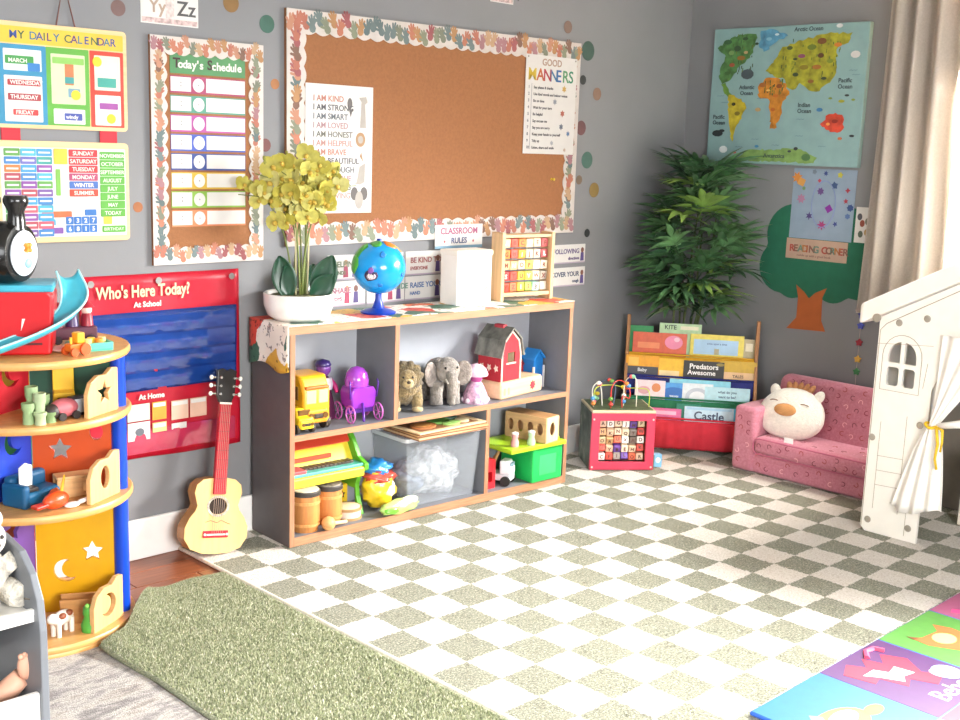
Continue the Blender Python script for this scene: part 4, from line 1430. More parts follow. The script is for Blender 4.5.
# classroom rules
cr = sheet('rules_sign', 'small white sign lettered Classroom Rules on the board border', 'sign', -1.760, 1.062, .28, .102, off=.0195)
text('CLASSROOM', .038, .14, -.0016, .062, M('#a8527a', .6), cr, align='CENTER', offset=.001)
text('RULES', .034, .14, -.0016, .022, M('#4a5a8a', .6), cr, align='CENTER', offset=.001)
B(0, .28, -.0016, -.001, 0, .012).build('blue_edge', M('#7aa6c0', .6), cr)
for x in (.055, .225):
    MB().plate(star(x, .03, .008), [], -.0017, -.001).build('star_print', M('#c04a5a', .6), cr)
rl = [(-2.31, .955, .18, .10, ['HELPING', 'HANDS'], '#6a7a5a', 'cream rule card of standing children beside the orchid pot'), (-2.31, .85, .19, .10, ['SHARE', 'TOYS'], '#a85a7a', 'pink rule card of children low behind the orchid pot'),
      (-2.11, .955, .19, .10, ['LISTEN'], '#5a7a8a', 'rule card behind the upper half of the globe'), (-2.11, .85, .2, .10, ['WALK INSIDE'], '#6a9a8a', 'rule card behind the foot of the globe'),
      (-1.905, .955, .215, .10, ['BE KIND TO', 'EVERYONE'], '#b06a6a', 'upper rule card between the globe and the white box'), (-1.905, .85, .215, .10, ['RAISE YOUR', 'HAND'], '#5a7ab0', 'lower rule card lettered Raise between globe and white box'),
      (-1.06, .96, .305, .09, ['AND FOLLOWING', 'directions'], '#6a5a8a', 'upper rule card lettered Following beside the alphabet blocks'), (-1.06, .85, .31, .09, ['COVER YOUR', 'cough'], '#3f4a6a', 'lower rule card lettered Cover beside the alphabet blocks')]
for x, z, w, h, ls, c, lab in rl:
    o = sheet('rule_card', lab, 'card', x, z, w, h, off=.001)
    B(0, w, -.0016, -.001, 0, .006).build('edge_print', M('#c0b0c0', .6), o)
    wide = w > .3
    for i, l in enumerate(ls):
        text(l, .032 if i == 0 else .02, w * (.86 if wide else .12), -.0016, h * .52 - i * .03, M(c, .6), o, align='RIGHT' if wide else 'LEFT', offset=.0008)
    xk = w * .93 if wide else w * .84
    if len(ls[0]) < 9 and not wide:
        xk = w * .75
    for q in range(1 if w > .21 else 2):
        MB().plate(ell(xk - q * .045, h * .68, .011, .013, 12), [], -.0018, -.001).build('child_print', M(['#8a5a4a', '#c89a7a'][q], .6), o)
        MB().plate([(xk - q * .045 - .013, h * .1), (xk - q * .045 + .013, h * .1), (xk - q * .045 + .01, h * .55), (xk - q * .045 - .01, h * .55)], [], -.0018, -.001).build('child_print', M(['#5a4a8a', '#a83a5a'][q], .6), o)

# ------------------------------------------------------------------ things on the right wall
WX = -0.0
mp_ = thing('world_map_canvas', 'pale aqua canvas world map with animals on the right wall', 'map', (0, -0.170, 1.459), WALLB)
mw, mh = .836, .655
B(0, mw, -.036, -.002, 0, mh).build('canvas', M('#8fb4b3', .7, var=.04), mp_, bevel=.004)
def cont(name, pts, c, v_=.18, sc=26):
    rnd = random.Random(len(name) * 7 + len(pts))
    out = []
    for i in range(len(pts)):
        a, b_ = pts[i], pts[(i + 1) % len(pts)]
        nn = max(2, int(math.hypot(b_[0] - a[0], b_[1] - a[1]) / .018))
        for q in range(nn):
            t = q / nn
            j = .009 if q else 0
            out.append((a[0] + (b_[0] - a[0]) * t + rnd.uniform(-j, j), a[1] + (b_[1] - a[1]) * t + rnd.uniform(-j, j)))
    MB().plate([(u * mw, (1 - v) * mh) for u, v in out], [], -.0372, -.0358).build(name, M(c, .7, var=v_, vscale=sc), mp_)
cont('north_america_print', [(.03, .14), (.12, .07), (.2, .05), (.29, .05), (.29, .13), (.26, .22), (.2, .27), (.15, .35), (.12, .39), (.08, .41), (.05, .35), (.07, .26), (.09, .2)], '#4f8444', .35)
cont('central_america_print', [(.07, .41), (.1, .4), (.13, .47), (.16, .5), (.13, .51), (.09, .46)], '#6fa040')
cont('greenland_print', [(.32, .03), (.4, .02), (.5, .07), (.42, .12), (.35, .18), (.32, .15)], '#5a9ec0', .3)
cont('south_america_print', [(.13, .49), (.22, .52), (.26, .59), (.22, .68), (.19, .76), (.18, .84), (.15, .72), (.13, .6)], '#c9b82c', .25)
cont('eurasia_print', [(.37, .32), (.42, .26), (.47, .15), (.52, .13), (.62, .1), (.75, .07), (.9, .07), (.88, .14), (.82, .17), (.82, .32), (.79, .41), (.73, .47), (.68, .47), (.64, .44), (.6, .41), (.56, .46), (.52, .44), (.49, .37), (.43, .36)], '#a5a42a', .3)
cont('africa_print', [(.33, .43), (.38, .37), (.45, .37), (.51, .41), (.54, .49), (.5, .54), (.5, .61), (.46, .74), (.43, .74), (.42, .61), (.41, .53), (.34, .51)], '#cc8526', .3)
cont('australia_print', [(.75, .7), (.8, .63), (.84, .62), (.89, .65), (.9, .72), (.86, .76), (.79, .74)], '#d0452c', .25)
cont('antarctica_print', [(.22, .96), (.28, .9), (.45, .89), (.62, .88), (.75, .94), (.73, .98), (.22, .98)], '#84a95c', .2)
random.seed(77)
spots = [(.25, .34, .045, '#46545a'), (.07, .78, .04, '#2c3438'), (.1, .76, .02, '#2c3438'), (.72, .12, .03, '#7a4a26'), (.6, .22, .025, '#8a4a6a'), (.57, .35, .02, '#3a4a30'), (.7, .3, .03, '#a86a2a'), (.75, .38, .018, '#34402c'), (.52, .16, .02, '#4a5a2a'), (.82, .15, .025, '#d07a2a'), (.2, .22, .03, '#9a6a2a'), (.14, .27, .02, '#b05a3a'), (.1, .1, .03, '#2f5a34'), (.22, .08, .02, '#2f5030'), (.36, .42, .025, '#a8682a'), (.45, .5, .02, '#c8701e'), (.44, .6, .015, '#b8641c'), (.2, .63, .02, '#8a7a22'), (.9, .5, .014, '#2c3438'), (.95, .78, .016, '#333b3e'), (.88, .8, .014, '#c0663a'), (.74, .6, .02, '#3f7fb0'), (.57, .9, .012, '#3a4448'), (.61, .88, .014, '#2f383c'), (.68, .94, .03, '#4f7a4a'), (.2, .92, .012, '#c0504a'), (.35, .87, .014, '#4a92c0'), (.82, .02, .02, '#e8ecec'), (.93, .22, .03, '#e8e6e2'), (.12, .9, .03, '#e6ecec'), (.34, .6, .02, '#c0a070'), (.66, .16, .03, '#6a7a24'), (.62, .3, .03, '#8a7a20'), (.72, .22, .02, '#5a3a1e'), (.56, .24, .015, '#2f3a20'), (.78, .26, .02, '#7a8a2a'), (.67, .4, .02, '#8a5a2a'), (.17, .15, .025, '#2c4a2c'), (.13, .18, .02, '#7aa05a'), (.23, .18, .015, '#c8a070'), (.11, .33, .02, '#3f6a34'), (.47, .43, .02, '#8a4a1a'), (.4, .46, .015, '#f0c060'), (.17, .56, .015, '#3a3a1c'), (.84, .68, .02, '#8a2418'), (.8, .7, .012, '#e8a04a'), (.38, .09, .02, '#8ac4dc'), (.43, .06, .015, '#d8ecf0'), (.87, .54, .02, '#a8a832'), (.8, .52, .012, '#8a9a3a'), (.94, .53, .012, '#8a9a3a'), (.3, .12, .012, '#34503a')]
for u, v, r_, c in spots:
    MB().plate(ell(u * mw, (1 - v) * mh, r_ * .8, r_ * random.uniform(.35, .6), 10, random.uniform(0, 3)), [], -.0381, -.0365).build('animal_print', M(c, .7), mp_)
for _ in range(110):
    u, v = random.choice([(random.uniform(.12, .28), random.uniform(.06, .34)), (random.uniform(.47, .85), random.uniform(.12, .38)), (random.uniform(.36, .5), random.uniform(.4, .5))])
    B(u * mw, u * mw + .004, -.0378, -.0366, (1 - v) * mh, (1 - v) * mh + random.uniform(.008, .018)).build('tree_print', M(random.choice(['#2f5a34', '#4a6a2a', '#3a4a24', '#6a7a22']), .7), mp_)
for u, v in ((.05, .5), (.31, .82), (.45, .86), (.6, .67), (.6, .79), (.75, .86), (.2, .88), (.92, .36), (.08, .55), (.33, .52), (.9, .33)):
    MB().tube([(u * mw + q * .008, -.0366, (1 - v) * mh + (.003 if q % 2 else 0)) for q in range(6)], .0012, 4).build('wave_print', M('#5f8a98', .7), mp_)
for s_, u, v in (('Arctic Ocean', .54, .045), ('Atlantic\n Ocean', .2, .45), ('Pacific\nOcean', .03, .67), ('Indian\nOcean', .6, .58), ('Pacific\nOcean', .84, .41), ('Antarctica', .4, .95)):
    text(s_, .028, u * mw, -.0374, (1 - v) * mh, M('#3a4a50', .7), mp_, offset=.0004)

po = sheet('sea_life_poster', 'pale blue children\'s drawing poster under the world map', 'poster', -.663, 1.112, .33, .335, rz=WALLB, off=.003)
po.children[0].data.materials[0] = M('#93a7bb', .6, var=.04)
random.seed(8)
for x, z, r_, c in ((.02, .29, .03, '#d88a3a'), (.045, .27, .025, '#e0a050'), (.11, .32, .013, '#7a8a98'), (.17, .315, .014, '#2f4488'), (.245, .31, .016, '#c8c040'), (.05, .19, .025, '#b880a0'), (.1, .11, .02, '#4a3a78'), (.15, .23, .02, '#6a4a88'), (.2, .15, .022, '#8a2fa0'), (.17, .07, .025, '#b03a7a'), (.24, .08, .014, '#3a4a90'), (.22, .26, .02, '#3f5a88'), (.29, .24, .014, '#b83a4a'), (.285, .19, .014, '#b83a4a'), (.31, .16, .018, '#34508a'), (.3, .12, .014, '#5a78b0'), (.06, .24, .01, '#7a9a6a'), (.14, .28, .01, '#c04a5a')):
    MB().plate(star(x, z, r_, random.uniform(.45, .8), random.choice((4, 5, 6, 7)), random.uniform(0, 3)), [], -.0018, -.001).build('drawing_print', M(c, .6), po)
MB().tube([(.17 + .062 * math.cos(a), -.0014, .17 + .11 * math.sin(a)) for a in [2 * PI * i / 24 for i in range(24)]], .0022, 5, closed=True).build('drawing_line', M('#8a9ad0', .6), po)
rc = sheet('reading_corner_sign', 'peach sign lettered Reading Corner below the drawing poster', 'sign', -.655, 1.012, .325, .098, rz=WALLB, off=.006)
rc.children[0].data.materials[0] = M('#c0a18e', .6)
xx = .018
for i, ch_ in enumerate('READING CORNER'):
    if ch_ != ' ':
        text(ch_, .046, xx, -.0016, .036, M(['#b0483a', '#8a5a4a', '#6a8a78', '#b8763a'][i % 4], .6), rc, offset=.0014)
    xx += .0225 if ch_ != 'I' else .014
text('cuddle up with a good book', .016, .06, -.0016, .014, M('#7a5a50', .6), rc)
sm = sheet('small_wall_card', 'small white card partly hidden behind the curtain edge', 'card', -1.005, 1.115, .1, .165, rz=WALLB, off=.002)
for k, (x, z, c) in enumerate(((.02, .12, '#5a5a60'), (.035, .09, '#a85a4a'), (.03, .04, '#6a7a6a'), (.06, .1, '#8a8a7a'), (.06, .05, '#c09a5a'))):
    MB().plate(ell(x, z, .012, .016), [], -.0018, -.001).build('card_print', M(c, .6), sm)
tr_ = thing('tree_wall_decal', 'flat felt tree cutout with a green crown and orange trunk on the wall', 'wall decal', (-.0005, -.80, .665), WALLB)
crown = []
lob = [(-.16, .30, .13), (-.11, .46, .15), (.02, .52, .16), (.17, .46, .15), (.24, .31, .13), (.12, .25, .1), (0, .24, .09), (-.1, .24, .09)]
# union outline of the lobes, as seen from the crown centre
cc = (.03, .36)
for i in range(72):
    a = 2 * PI * i / 72
    d = (math.cos(a), math.sin(a))
    best = .05
    for lx, lz, lr in lob:
        ox, oz = lx - cc[0], lz - cc[1]
        bq = ox * d[0] + oz * d[1]
        disc = bq * bq - (ox * ox + oz * oz - lr * lr)
        if disc > 0:
            best = max(best, bq + math.sqrt(disc))
    crown.append((cc[0] + d[0] * best, cc[1] + d[1] * best))
MB().plate(crown, [], -.0022, -.0006).build('crown', M('#1c6a4e', .85, var=.06), tr_)
MB().plate([(-.11, 0), (.1, .01), (.075, .06), (.07, .17), (.09, .22), (.03, .19), (0, .16), (-.03, .19), (-.075, .22), (-.06, .16), (-.06, .06)], [], -.0034, -.0018).build('trunk', M('#b8602c', .85, var=.06), tr_)

M = _M_full

# ------------------------------------------------------------------ on top of the shelf
ZT = sz_top + 0.003
orch = thing('potted_orchid', 'yellow flowering orchid in a round white bowl on the shelf top', 'plant', on_shelf(.115, .125, ZT))
MB().lathe([(0, 0), (.085, 0), (.115, .02), (.128, .055), (.13, .098), (.125, .101), (.118, .098), (.116, .085), (0, .085)], 40).build('pot', M('#eeebe6', .25, coat=.4), orch, smooth=40)
MB().lathe([(0, .0), (.116, 0), (.1, .008), (0, .012)], 24).build('moss', M('#5a5a3a', .95, var=.3, vscale=60, bump=.8), orch, (0, 0, .084), smooth=60)
lf = M('#1f4a34', .3, var=.12)
def big_leaf(x, y, L, W, tilt, yaw, lean, name='leaf'):
    """broad upright blade rooted at x, y; tilt leans it sideways, yaw turns its face"""
    mb = MB()
    def fn(u, v):
        w = W * math.sin(PI * min(1, v * .93 + .06)) ** .75
        t = (u - .5) * 2
        return (w * t, -.010 * t * t - lean * v * v * L, L * v)
    mb.xf(Matrix.Translation((x, y, .086)) @ Matrix.Rotation(yaw, 4, 'Z') @ Matrix.Rotation(tilt, 4, 'Y'))
    mb.grid(fn, 8, 12)
    mb.build(name, lf, orch, smooth=180, thick=.002)


big_leaf(-.045, .0, .155, .045, -.22, -.65, .0)
big_leaf(.055, -.03, .165, .048, .38, -.65, .0)
big_leaf(.03, -.04, .115, .04, .75, -.5, .1)
big_leaf(-.02, .05, .13, .04, -.5, .4, .2)
big_leaf(.06, .05, .13, .04, .6, .2, -.2)
stm = M('#6d7a3c', .6, var=.15)
random.seed(13)
fl_m = [M('#c8c060', .6, var=.15, vscale=40), M('#d4cf84', .6, var=.12, vscale=40), M('#b8ae48', .6, var=.15, vscale=40)]
def petal(mb, a, L, W, tip):
    d = Vector((math.cos(a), 0, math.sin(a)))
    s_ = Vector((-math.sin(a), 0, math.cos(a)))
    prof = [(0, .12), (.3, .8), (.6, 1), (.85, .7), (1, .15)]
    vs_, fs_ = [], []
    for t, w in prof:
        c = d * L * t + Vector((0, -tip * t * t + .004, 0))
        vs_ += [c - s_ * W * w + Vector((0, -.003, 0)), c, c + s_ * W * w + Vector((0, -.003, 0))]
    for i in range(len(prof) - 1):
        a_ = i * 3
        fs_ += [(a_, a_ + 1, a_ + 4, a_ + 3), (a_ + 1, a_ + 2, a_ + 5, a_ + 4)]
    mb.add(vs_, fs_)
def flower(m, k):
    mb = MB()
    for a in (PI / 2, PI / 2 + 2.2, PI / 2 - 2.2):
        petal(mb, a, .03, .011, .006)
    for a in (.25, PI - .25):
        petal(mb, a, .034, .019, .002 + .004 * k)
    me_ = mb
    me_.mat(1).ball((0, -.008, -.004), (.006, .009, .007), 8, 6)
    return me_.mesh('flower', [m, M('#b89a3a', .6)], 180)
fmesh = [flower(m, k) for k, m in enumerate(fl_m)]
targets = [(-.16, .07, .47, .43), (-.125, .03, .56, .52), (-.06, .02, .58, .47), (-.005, -.01, .59, .40), (.06, -.04, .58, .50), (.11, -.08, .53, .42), (-.05, -.03, .47, .4), (.03, -.06, .46, .4)]
for k, (tx, ty, tz, th) in enumerate(targets):
    b0_ = Vector((random.uniform(-.035, .035), random.uniform(-.03, .03), .085))
    mid = Vector((b0_.x * 1.4 + tx * .1, b0_.y, .42))
    top = Vector((tx, ty, tz))
    pth = []
    for i in range(11):
        t = i / 10
        pth.append(b0_ * (1 - t) ** 2 + mid * 2 * t * (1 - t) + top * t * t)
    MB().tube(pth, [.004 - .002 * i / 10 for i in range(11)], 6).build('stem', stm, orch, smooth=180)
    sp_ = Vector((tx * 1.5 + random.uniform(-.02, .02), ty - .03, tz - .05 + random.uniform(-.03, .05)))
    MB().tube([pth[7], pth[8] + Vector((0, -.01, .01)), sp_], .0018, 5).build('stem', stm, orch, smooth=180)
    for q in range(9):
        t = .62 + .38 * q / 8
        c = pth[min(10, int(t * 10))] + Vector((random.uniform(-.035, .035), random.uniform(-.05, .02), random.uniform(-.03, .03)))
        o = bpy.data.objects.new('flower', fmesh[random.randrange(3)])
        col.objects.link(o)
        o.parent = orch
        o.location = c
        o.rotation_euler = (random.uniform(-.5, .4), random.uniform(-.7, .7), random.uniform(-1.4, .2))
        o.scale = (random.uniform(1.0, 1.45),) * 3
    for q in range(2):
        MB().ball(tuple(top + Vector((random.uniform(-.015, .015), -.01, .012 + q * .015))), (.006, .006, .009), 8, 6).build('bud', M('#8a8a3a', .6), orch, smooth=180)
for x in (-.02, .03):
    MB().cyl((x, -.01, .085), (x * 1.2, -.012, .34), .0035, n=6).build('support_stake', M('#c0b890', .6), orch)

gl = thing('toy_globe', 'bright blue plastic toy globe on a dark blue stand', 'globe', on_shelf(.475, .115, ZT))
gl.scale = (1.17, 1.17, 1.15)
MB().lathe([(0, 0), (.058, 0), (.06, .005), (.045, .012), (.022, .018), (.016, .03), (.011, .05), (.011, .07), (.016, .075), (0, .076)], 28).build('stand', M('#1238a0', .3), gl, smooth=40)
MB().ball((0, 0, .155), .089, 32, 20).build('sphere', M('#1493dc', .22, var=.04, coat=.3), gl, smooth=180)
def patch(lat, lon, r_, c, n_=10, name='continent', sx=1):
    random.seed(int(lat * 50 + lon * 31))
    mb = MB()
    ctr = Vector((math.cos(lat) * math.cos(lon), math.cos(lat) * math.sin(lon), math.sin(lat)))
    e = ctr.cross(Vector((0, 0, 1))).normalized()
    nn = e.cross(ctr)
    R = .0905
    vs_ = [Vector((0, 0, .155)) + ctr * R]
    rad = [random.uniform(.65, 1.1) for _ in range(n_)]
    for ring in (.5, 1.0):
        for i in range(n_):
            a = 2 * PI * i / n_
            vs_.append(Vector((0, 0, .155)) + (ctr + (e * math.cos(a) * sx + nn * math.sin(a)) * r_ * rad[i] * ring).normalized() * R)
    fs_ = [(0, 1 + i, 1 + (i + 1) % n_) for i in range(n_)] + [(1 + i, 1 + n_ + i, 1 + n_ + (i + 1) % n_, 1 + (i + 1) % n_) for i in range(n_)]
    mb.add(vs_, fs_).build(name, M(c, .3), gl, smooth=180, thick=.003)
for lat, lon, r_, c in ((.75, 2.6, .5, '#3f9a3a'), (.15, 2.75, .4, '#4fa83f'), (1.15, -1.0, .35, '#d87a2a'), (.9, -.3, .35, '#e0a03a'), (1.2, -2.6, .25, '#3f9a3a'), (-.6, -2.2, .1, '#1a74c0'), (.6, -2.1, .13, '#1a78c4'), (-.2, -1.2, .1, '#1a74c0'), (-.02, -2.55, .12, '#8a5aa8')):
    patch(lat, lon, r_, c)
patch(-.22, -2.6, .22, '#3a2f50', name='label_plate', sx=1.4)
patch(-.24, -2.58, .14, '#e6d6dc', name='label_plate', sx=1.5)
MB().cyl((0, 0, .235), (0, 0, .252), .012, .008, n=12).build('pole_cap', M('#1238a0', .3), gl, smooth=50)

# white lidded box
bx_ = thing('storage_box', 'white rectangular paper box standing between the globe and alphabet blocks', 'box', on_shelf(.975, .17, ZT), SA - .02)
wb = M('#f2eee6', .45, var=.02)
B(-.095, .095, -.055, .055, 0, .215).build('body', wb, bx_, bevel=.004)
B(-.098, .098, -.058, .058, .205, .228).build('lid', M('#f4efe4', .45, var=.02), bx_, bevel=.004)
for x in (-.06, -.01, .04):
    B(x, x + .002, -.0562, -.0548, .01, .203).build('crease', M('#dcd2c2', .6), bx_)
B(.05, .085, -.057, -.054, .05, .09).build('stamp', M('#e8c8c0', .6), bx_)
text('abc', .024, .052, -.0575, .06, M('#d0907a', .6), bx_)

# alphabet abacus frame with turning blocks
ab = thing('alphabet_block_frame', 'wooden frame of turning alphabet blocks in five rows on the shelf top', 'toy', on_shelf(1.285, .15, ZT), SA - .1)
ab.scale = (.88, .88, .88)
fw = wood('#d9b88c', .15, 2, 6)
for x in (-.155, .155):
    B(x - .01, x + .01, -.045, .045, 0, .335).build('upright', fw, ab, bevel=.003)
B(-.145, .145, -.04, .04, .31, .325).build('top_rail', wood('#d9b88c', .15, 0, 6), ab, bevel=.002)
B(-.145, .145, -.04, .04, .022, .04).build('bottom_rail', wood('#d9b88c', .15, 0, 6), ab, bevel=.002)
bc = [['#e8c39a', '#c8503a', '#d8823a', '#ecd2a8', '#e6d2b0', '#b85a5a'], ['#d8843a', '#c84a3a', '#e0a040', '#dcd8b0', '#cfc0b0', '#a84a4a'], ['#e8b080', '#e0b888', '#e8d8b0', '#e0c060', '#f0e6d0', '#e8dcc0'], ['#c83a3a', '#d04a3a', '#d8a83a', '#b8cc4a', '#ece2c8', '#9a9488'], ['#d84a3a', '#d8683a', '#e0a83a', '#a8cc4a', '#a8d0c8', '#c8bca8']]
blk = B(-.0215, .0215, -.0215, .0215, -.0215, .0215)
bmesh_by = {}
al = 'ABCDEFGHIJKLMNOPQRSTUVWXYZ1234'
for r_ in range(5):
    z = .283 - r_ * .0545
    MB().cyl((-.146, 0, z), (.146, 0, z), .003, n=6).build('rod', M('#b0a898', .4, metal=.5), ab)
    for c in range(6):
        o = blk.build('letter_block', M(bc[r_][c], .5, var=.08), ab, (-.1185 + c * .0474, 0, z), (random.uniform(-.12, .12), 0, 0), bevel=.003)
        text(al[(r_ * 6 + c) % 30], .03, 0, -.0219, -.0105, M('#7a3a2a' if (r_ + c) % 3 else '#f4ece0', .6), o, 'letter', align='CENTER', offset=.001)

# ------------------------------------------------------------------ upper shelf toys
def toy_bus(name, label, s, d, rz, body, cab, S=1.0, roof=True):
    o = thing(name, label, 'toy vehicle', on_shelf(s, d, sz_mid), SA + rz)
    o.scale = (S, S, S)
    bm_, cm = M(body, .35, var=.05), M(cab, .35, var=.05)
    blk_ = M('#3a3028', .5)
    # local: front faces -y
    if roof:
        MB().plate([(-.09, .035), (.10, .035), (.10, .185), (.06, .205), (-.06, .205), (-.09, .15)], [], -.058, .058, 'x').build('body', bm_, o, bevel=.012, seg=3, smooth=50)
    else:
        MB().plate([(-.09, .03), (.10, .03), (.10, .10), (.04, .105), (.03, .15), (-.045, .15), (-.06, .10), (-.09, .095)], [], -.05, .05, 'x').build('body', bm_, o, bevel=.01, seg=3, smooth=50)
    zt = .2 if roof else .15
    B(-.046, .046, -.098 if roof else -.1, -.07, .03, .085).build('hood', cm, o, bevel=.01, seg=3)
    if roof:
        for k, x in enumerate((-.026, .026)):
            B(x - .021, x + .021, -.0925, -.086, .105, .155).build('windscreen', M('#e8c890', .15), o, bevel=.003, rot=(0, 0, 0))
        B(-.05, .05, -.094, -.07, .158, .17).build('sun_visor', M('#d8641e', .4), o, bevel=.004)
        for sx in (-1, 1):
            for k in range(3):
                B(sx * .0585 - .0015, sx * .0585 + .0015, -.05 + k * .047, -.014 + k * .047, .115, .165).build('side_window', M('#7a5a30', .2), o, bevel=.001)
    else:
        B(-.04, .04, -.066, -.045, .108, .14).build('windscreen', M('#6a4a28', .15), o, bevel=.003)
    for x in (-.03, .03):
        MB().cyl((x, -.098, .06), (x, -.104, .06), .011, n=14).build('headlight', M('#6a4a20', .3), o, smooth=50)
    B(-.018, .018, -.104, -.097, .05, .068).build('grille', blk_, o, bevel=.002)
    for sx in (-1, 1):
        for y in (-.06, .065):
            MB().cyl((sx * .042, y, .028), (sx * .062, y, .028), .028, n=18).build('wheel', blk_, o, smooth=50)
    return o


toy_bus('toy_bus', 'tall orange yellow toy school bus with an orange visor', .135, .115, -.02, '#e8a41c', '#e0952a')
toy_bus('toy_car', 'small yellow toy car in front of the school bus', .075, .06, .0, '#f0c41e', '#f2cc2a', .62, roof=False)
# purple carriage
ca = thing('toy_carriage', 'purple toy doll carriage with spoked wheels', 'toy', on_shelf(.368, .09, sz_mid), SA - .05)
ca.scale = (.88, .88, .92)
pu = M('#8a2fb0', .3, var=.06)
pu2 = M('#5c2a9a', .35)
MB().plate([(-.06, .055), (.06, .055), (.068, .12), (.055, .145), (-.055, .145), (-.068, .12)], [], -.045, .05).build('tub', pu, ca, bevel=.01, seg=3, smooth=50)
MB().lathe([(.052, 0), (.054, .03), (.046, .06), (.028, .08), (0, .087)], 24, a0=0, a1=2 * PI).build('hood', M('#a044c0', .2, coat=.5), ca, (0, .015, .14), smooth=60)
for sx in (-1, 1):
    for y in (-.05, .055):
        ww = MB()
        ww.tube([(sx * .072, y + .036 * math.cos(a), .037 + .036 * math.sin(a)) for a in [2 * PI * i / 20 for i in range(20)]], .0035, 6, closed=True)
        for q in range(6):
            a = PI * q / 3
            ww.cyl((sx * .072, y, .037), (sx * .072, y + .034 * math.cos(a), .037 + .034 * math.sin(a)), .0018, n=5)
        ww.build('wheel', M('#c060b0', .3), ca, smooth=60)
    MB().tube([(sx * .068, -.04, .1), (sx * .074, -.045, .16), (sx * .07, -.04, .175)], .004, 6).build('lamp_post', pu2, ca, smooth=180)
B(-.07, .07, -.01, .0, .03, .06).build('axle_plate', pu2, ca)
MB().tube([(-.01, -.05, .08), (-.02, -.075, .03), (-.03, -.09, .012)], .006, 6).build('pull_bar', pu2, ca, smooth=180)
# purple doll
dl = thing('toy_doll', 'small purple robed toy doll with a round head behind the carriage', 'toy', on_shelf(.27, .19, sz_mid), SA + .3)
MB().lathe([(0, 0), (.05, 0), (.045, .06), (.032, .11), (.036, .14), (.02, .165), (0, .168)], 20).build('body', M('#5a2048', .5), dl, smooth=40)
MB().lathe([(.037, 0), (.04, .02), (.033, .045)], 20).build('collar', M('#e8dcec', .5), dl, (0, 0, .115), smooth=60)
MB().ball((0, -.002, .195), (.03, .03, .032), 16, 10).build('head', M('#6a3a8a', .3), dl, smooth=180)
MB().lathe([(.03, 0), (.033, .006), (.025, .02), (.0, .028)], 18).build('cap', M('#3a2a6a', .3), dl, (0, 0, .205), smooth=60)
for sx in (-1, 1):
    MB().tube([(sx * .03, -.005, .15), (sx * .05, -.02, .12), (sx * .04, -.04, .1)], [.012, .011, .008], 8).build('arm', M('#c02a7a', .5), dl, smooth=180)

# plush animals
def fur(c):
    return M(c, .95, var=.25, vscale=50, bump=.9, bscale=120, sheen=.3)
li = thing('plush_lion', 'brown furry plush lion lying on the upper shelf', 'plush toy', on_shelf(.618, .115, sz_mid), SA - .5)
li.scale = (.9, .9, .9)
f1, f2, f3 = fur('#8a7650'), fur('#6a5a3c'), fur('#c8ae7c')
nzz = lambda q: 1 + .06 * math.sin(q.x * 17) * math.sin(q.z * 15 + q.y * 11)
mb = MB()
mb.ball((0, .02, .105), (.078, .075, .085), 24, 16, nzz)
mb.ball((0, .07, .09), (.07, .06, .075), 20, 12, nzz)
for sx in (-1, 1):
    mb.tube([(sx * .045, -.005, .09), (sx * .052, -.025, .04), (sx * .05, -.035, .016)], [.033, .027, .024], 10)
    mb.tube([(sx * .05, .06, .08), (sx * .06, .06, .02)], [.03, .026], 10)
mb.build('body', f1, li, smooth=180)
MB().ball((0, -.02, .155), (.078, .04, .072), 24, 16, lambda q: 1 + .1 * math.sin(math.atan2(q.z, q.x) * 11)).build('mane', f2, li, smooth=180)
MB().ball((0, -.045, .15), (.046, .034, .046), 18, 12).build('face', f1, li, smooth=180)
MB().ball((0, -.074, .136), (.026, .02, .022), 16, 10).build('muzzle', f3, li, smooth=180)
MB().ball((0, -.094, .145), (.009, .006, .007), 10, 6).build('nose', M('#3a2c20', .5), li, smooth=180)
for sx in (-1, 1):
    MB().ball((sx * .021, -.073, .164), .0055, 8, 6).build('eye', M('#1a1410', .2), li, smooth=180)
    MB().ball((sx * .04, -.03, .196), (.018, .01, .018), 12, 8).build('ear', f1, li, smooth=180)
    MB().ball((sx * .05, -.045, .014), (.026, .03, .014), 12, 8).build('paw', f3, li, smooth=180)
el = thing('plush_elephant', 'grey plush elephant with hanging trunk beside the lion', 'plush toy', on_shelf(.82, .115, sz_mid), SA - .3)
el.scale = (.92, .92, .92)
g1, g2 = fur('#948c84'), fur('#a89c94')
mb = MB()
mb.ball((0, .05, .135), (.068, .085, .07), 22, 14)
mb.ball((0, -.045, .165), (.055, .05, .06), 20, 12)
for sx in (-1, 1):
    for y in (-.02, .1):
        mb.tube([(sx * .038, y, .11), (sx * .042, y, .05), (sx * .042, y - .003, .006)], [.033, .028, .031], 12)
mb.tube([(0, -.08, .16), (0, -.105, .12), (0, -.108, .07), (0, -.1, .035), (0, -.11, .02)], [.028, .024, .018, .015, .014], 10)
mb.build('body', g1, el, smooth=180)
for sx in (-1, 1):
    MB().xf(Matrix.Translation((sx * .055, -.025, .16)) @ Matrix.Rotation(sx * -.5, 4, 'Z') @ Matrix.Rotation(sx * .2, 4, 'Y')).ball((sx * .028, 0, -.008), (.042, .009, .058), 18, 12).build('ear', g2, el, smooth=180)
    MB().ball((sx * .028, -.085, .182), .006, 8, 6).build('eye', M('#16120f', .2), el, smooth=180)
    MB().cyl((sx * .022, -.085, .13), (sx * .026, -.115, .118), .007, .003, n=8).build('tusk', M('#e8e2d6', .5), el, smooth=60)
MB().tube([(0, .13, .15), (0, .15, .12), (0, .15, .09)], [.006, .005, .004], 6).build('tail', g1, el, smooth=180)
pk = thing('pink_mushroom_doll', 'small pink and white frilled doll in front of the red barn', 'plush toy', on_shelf(.96, .07, sz_mid), SA + .2)
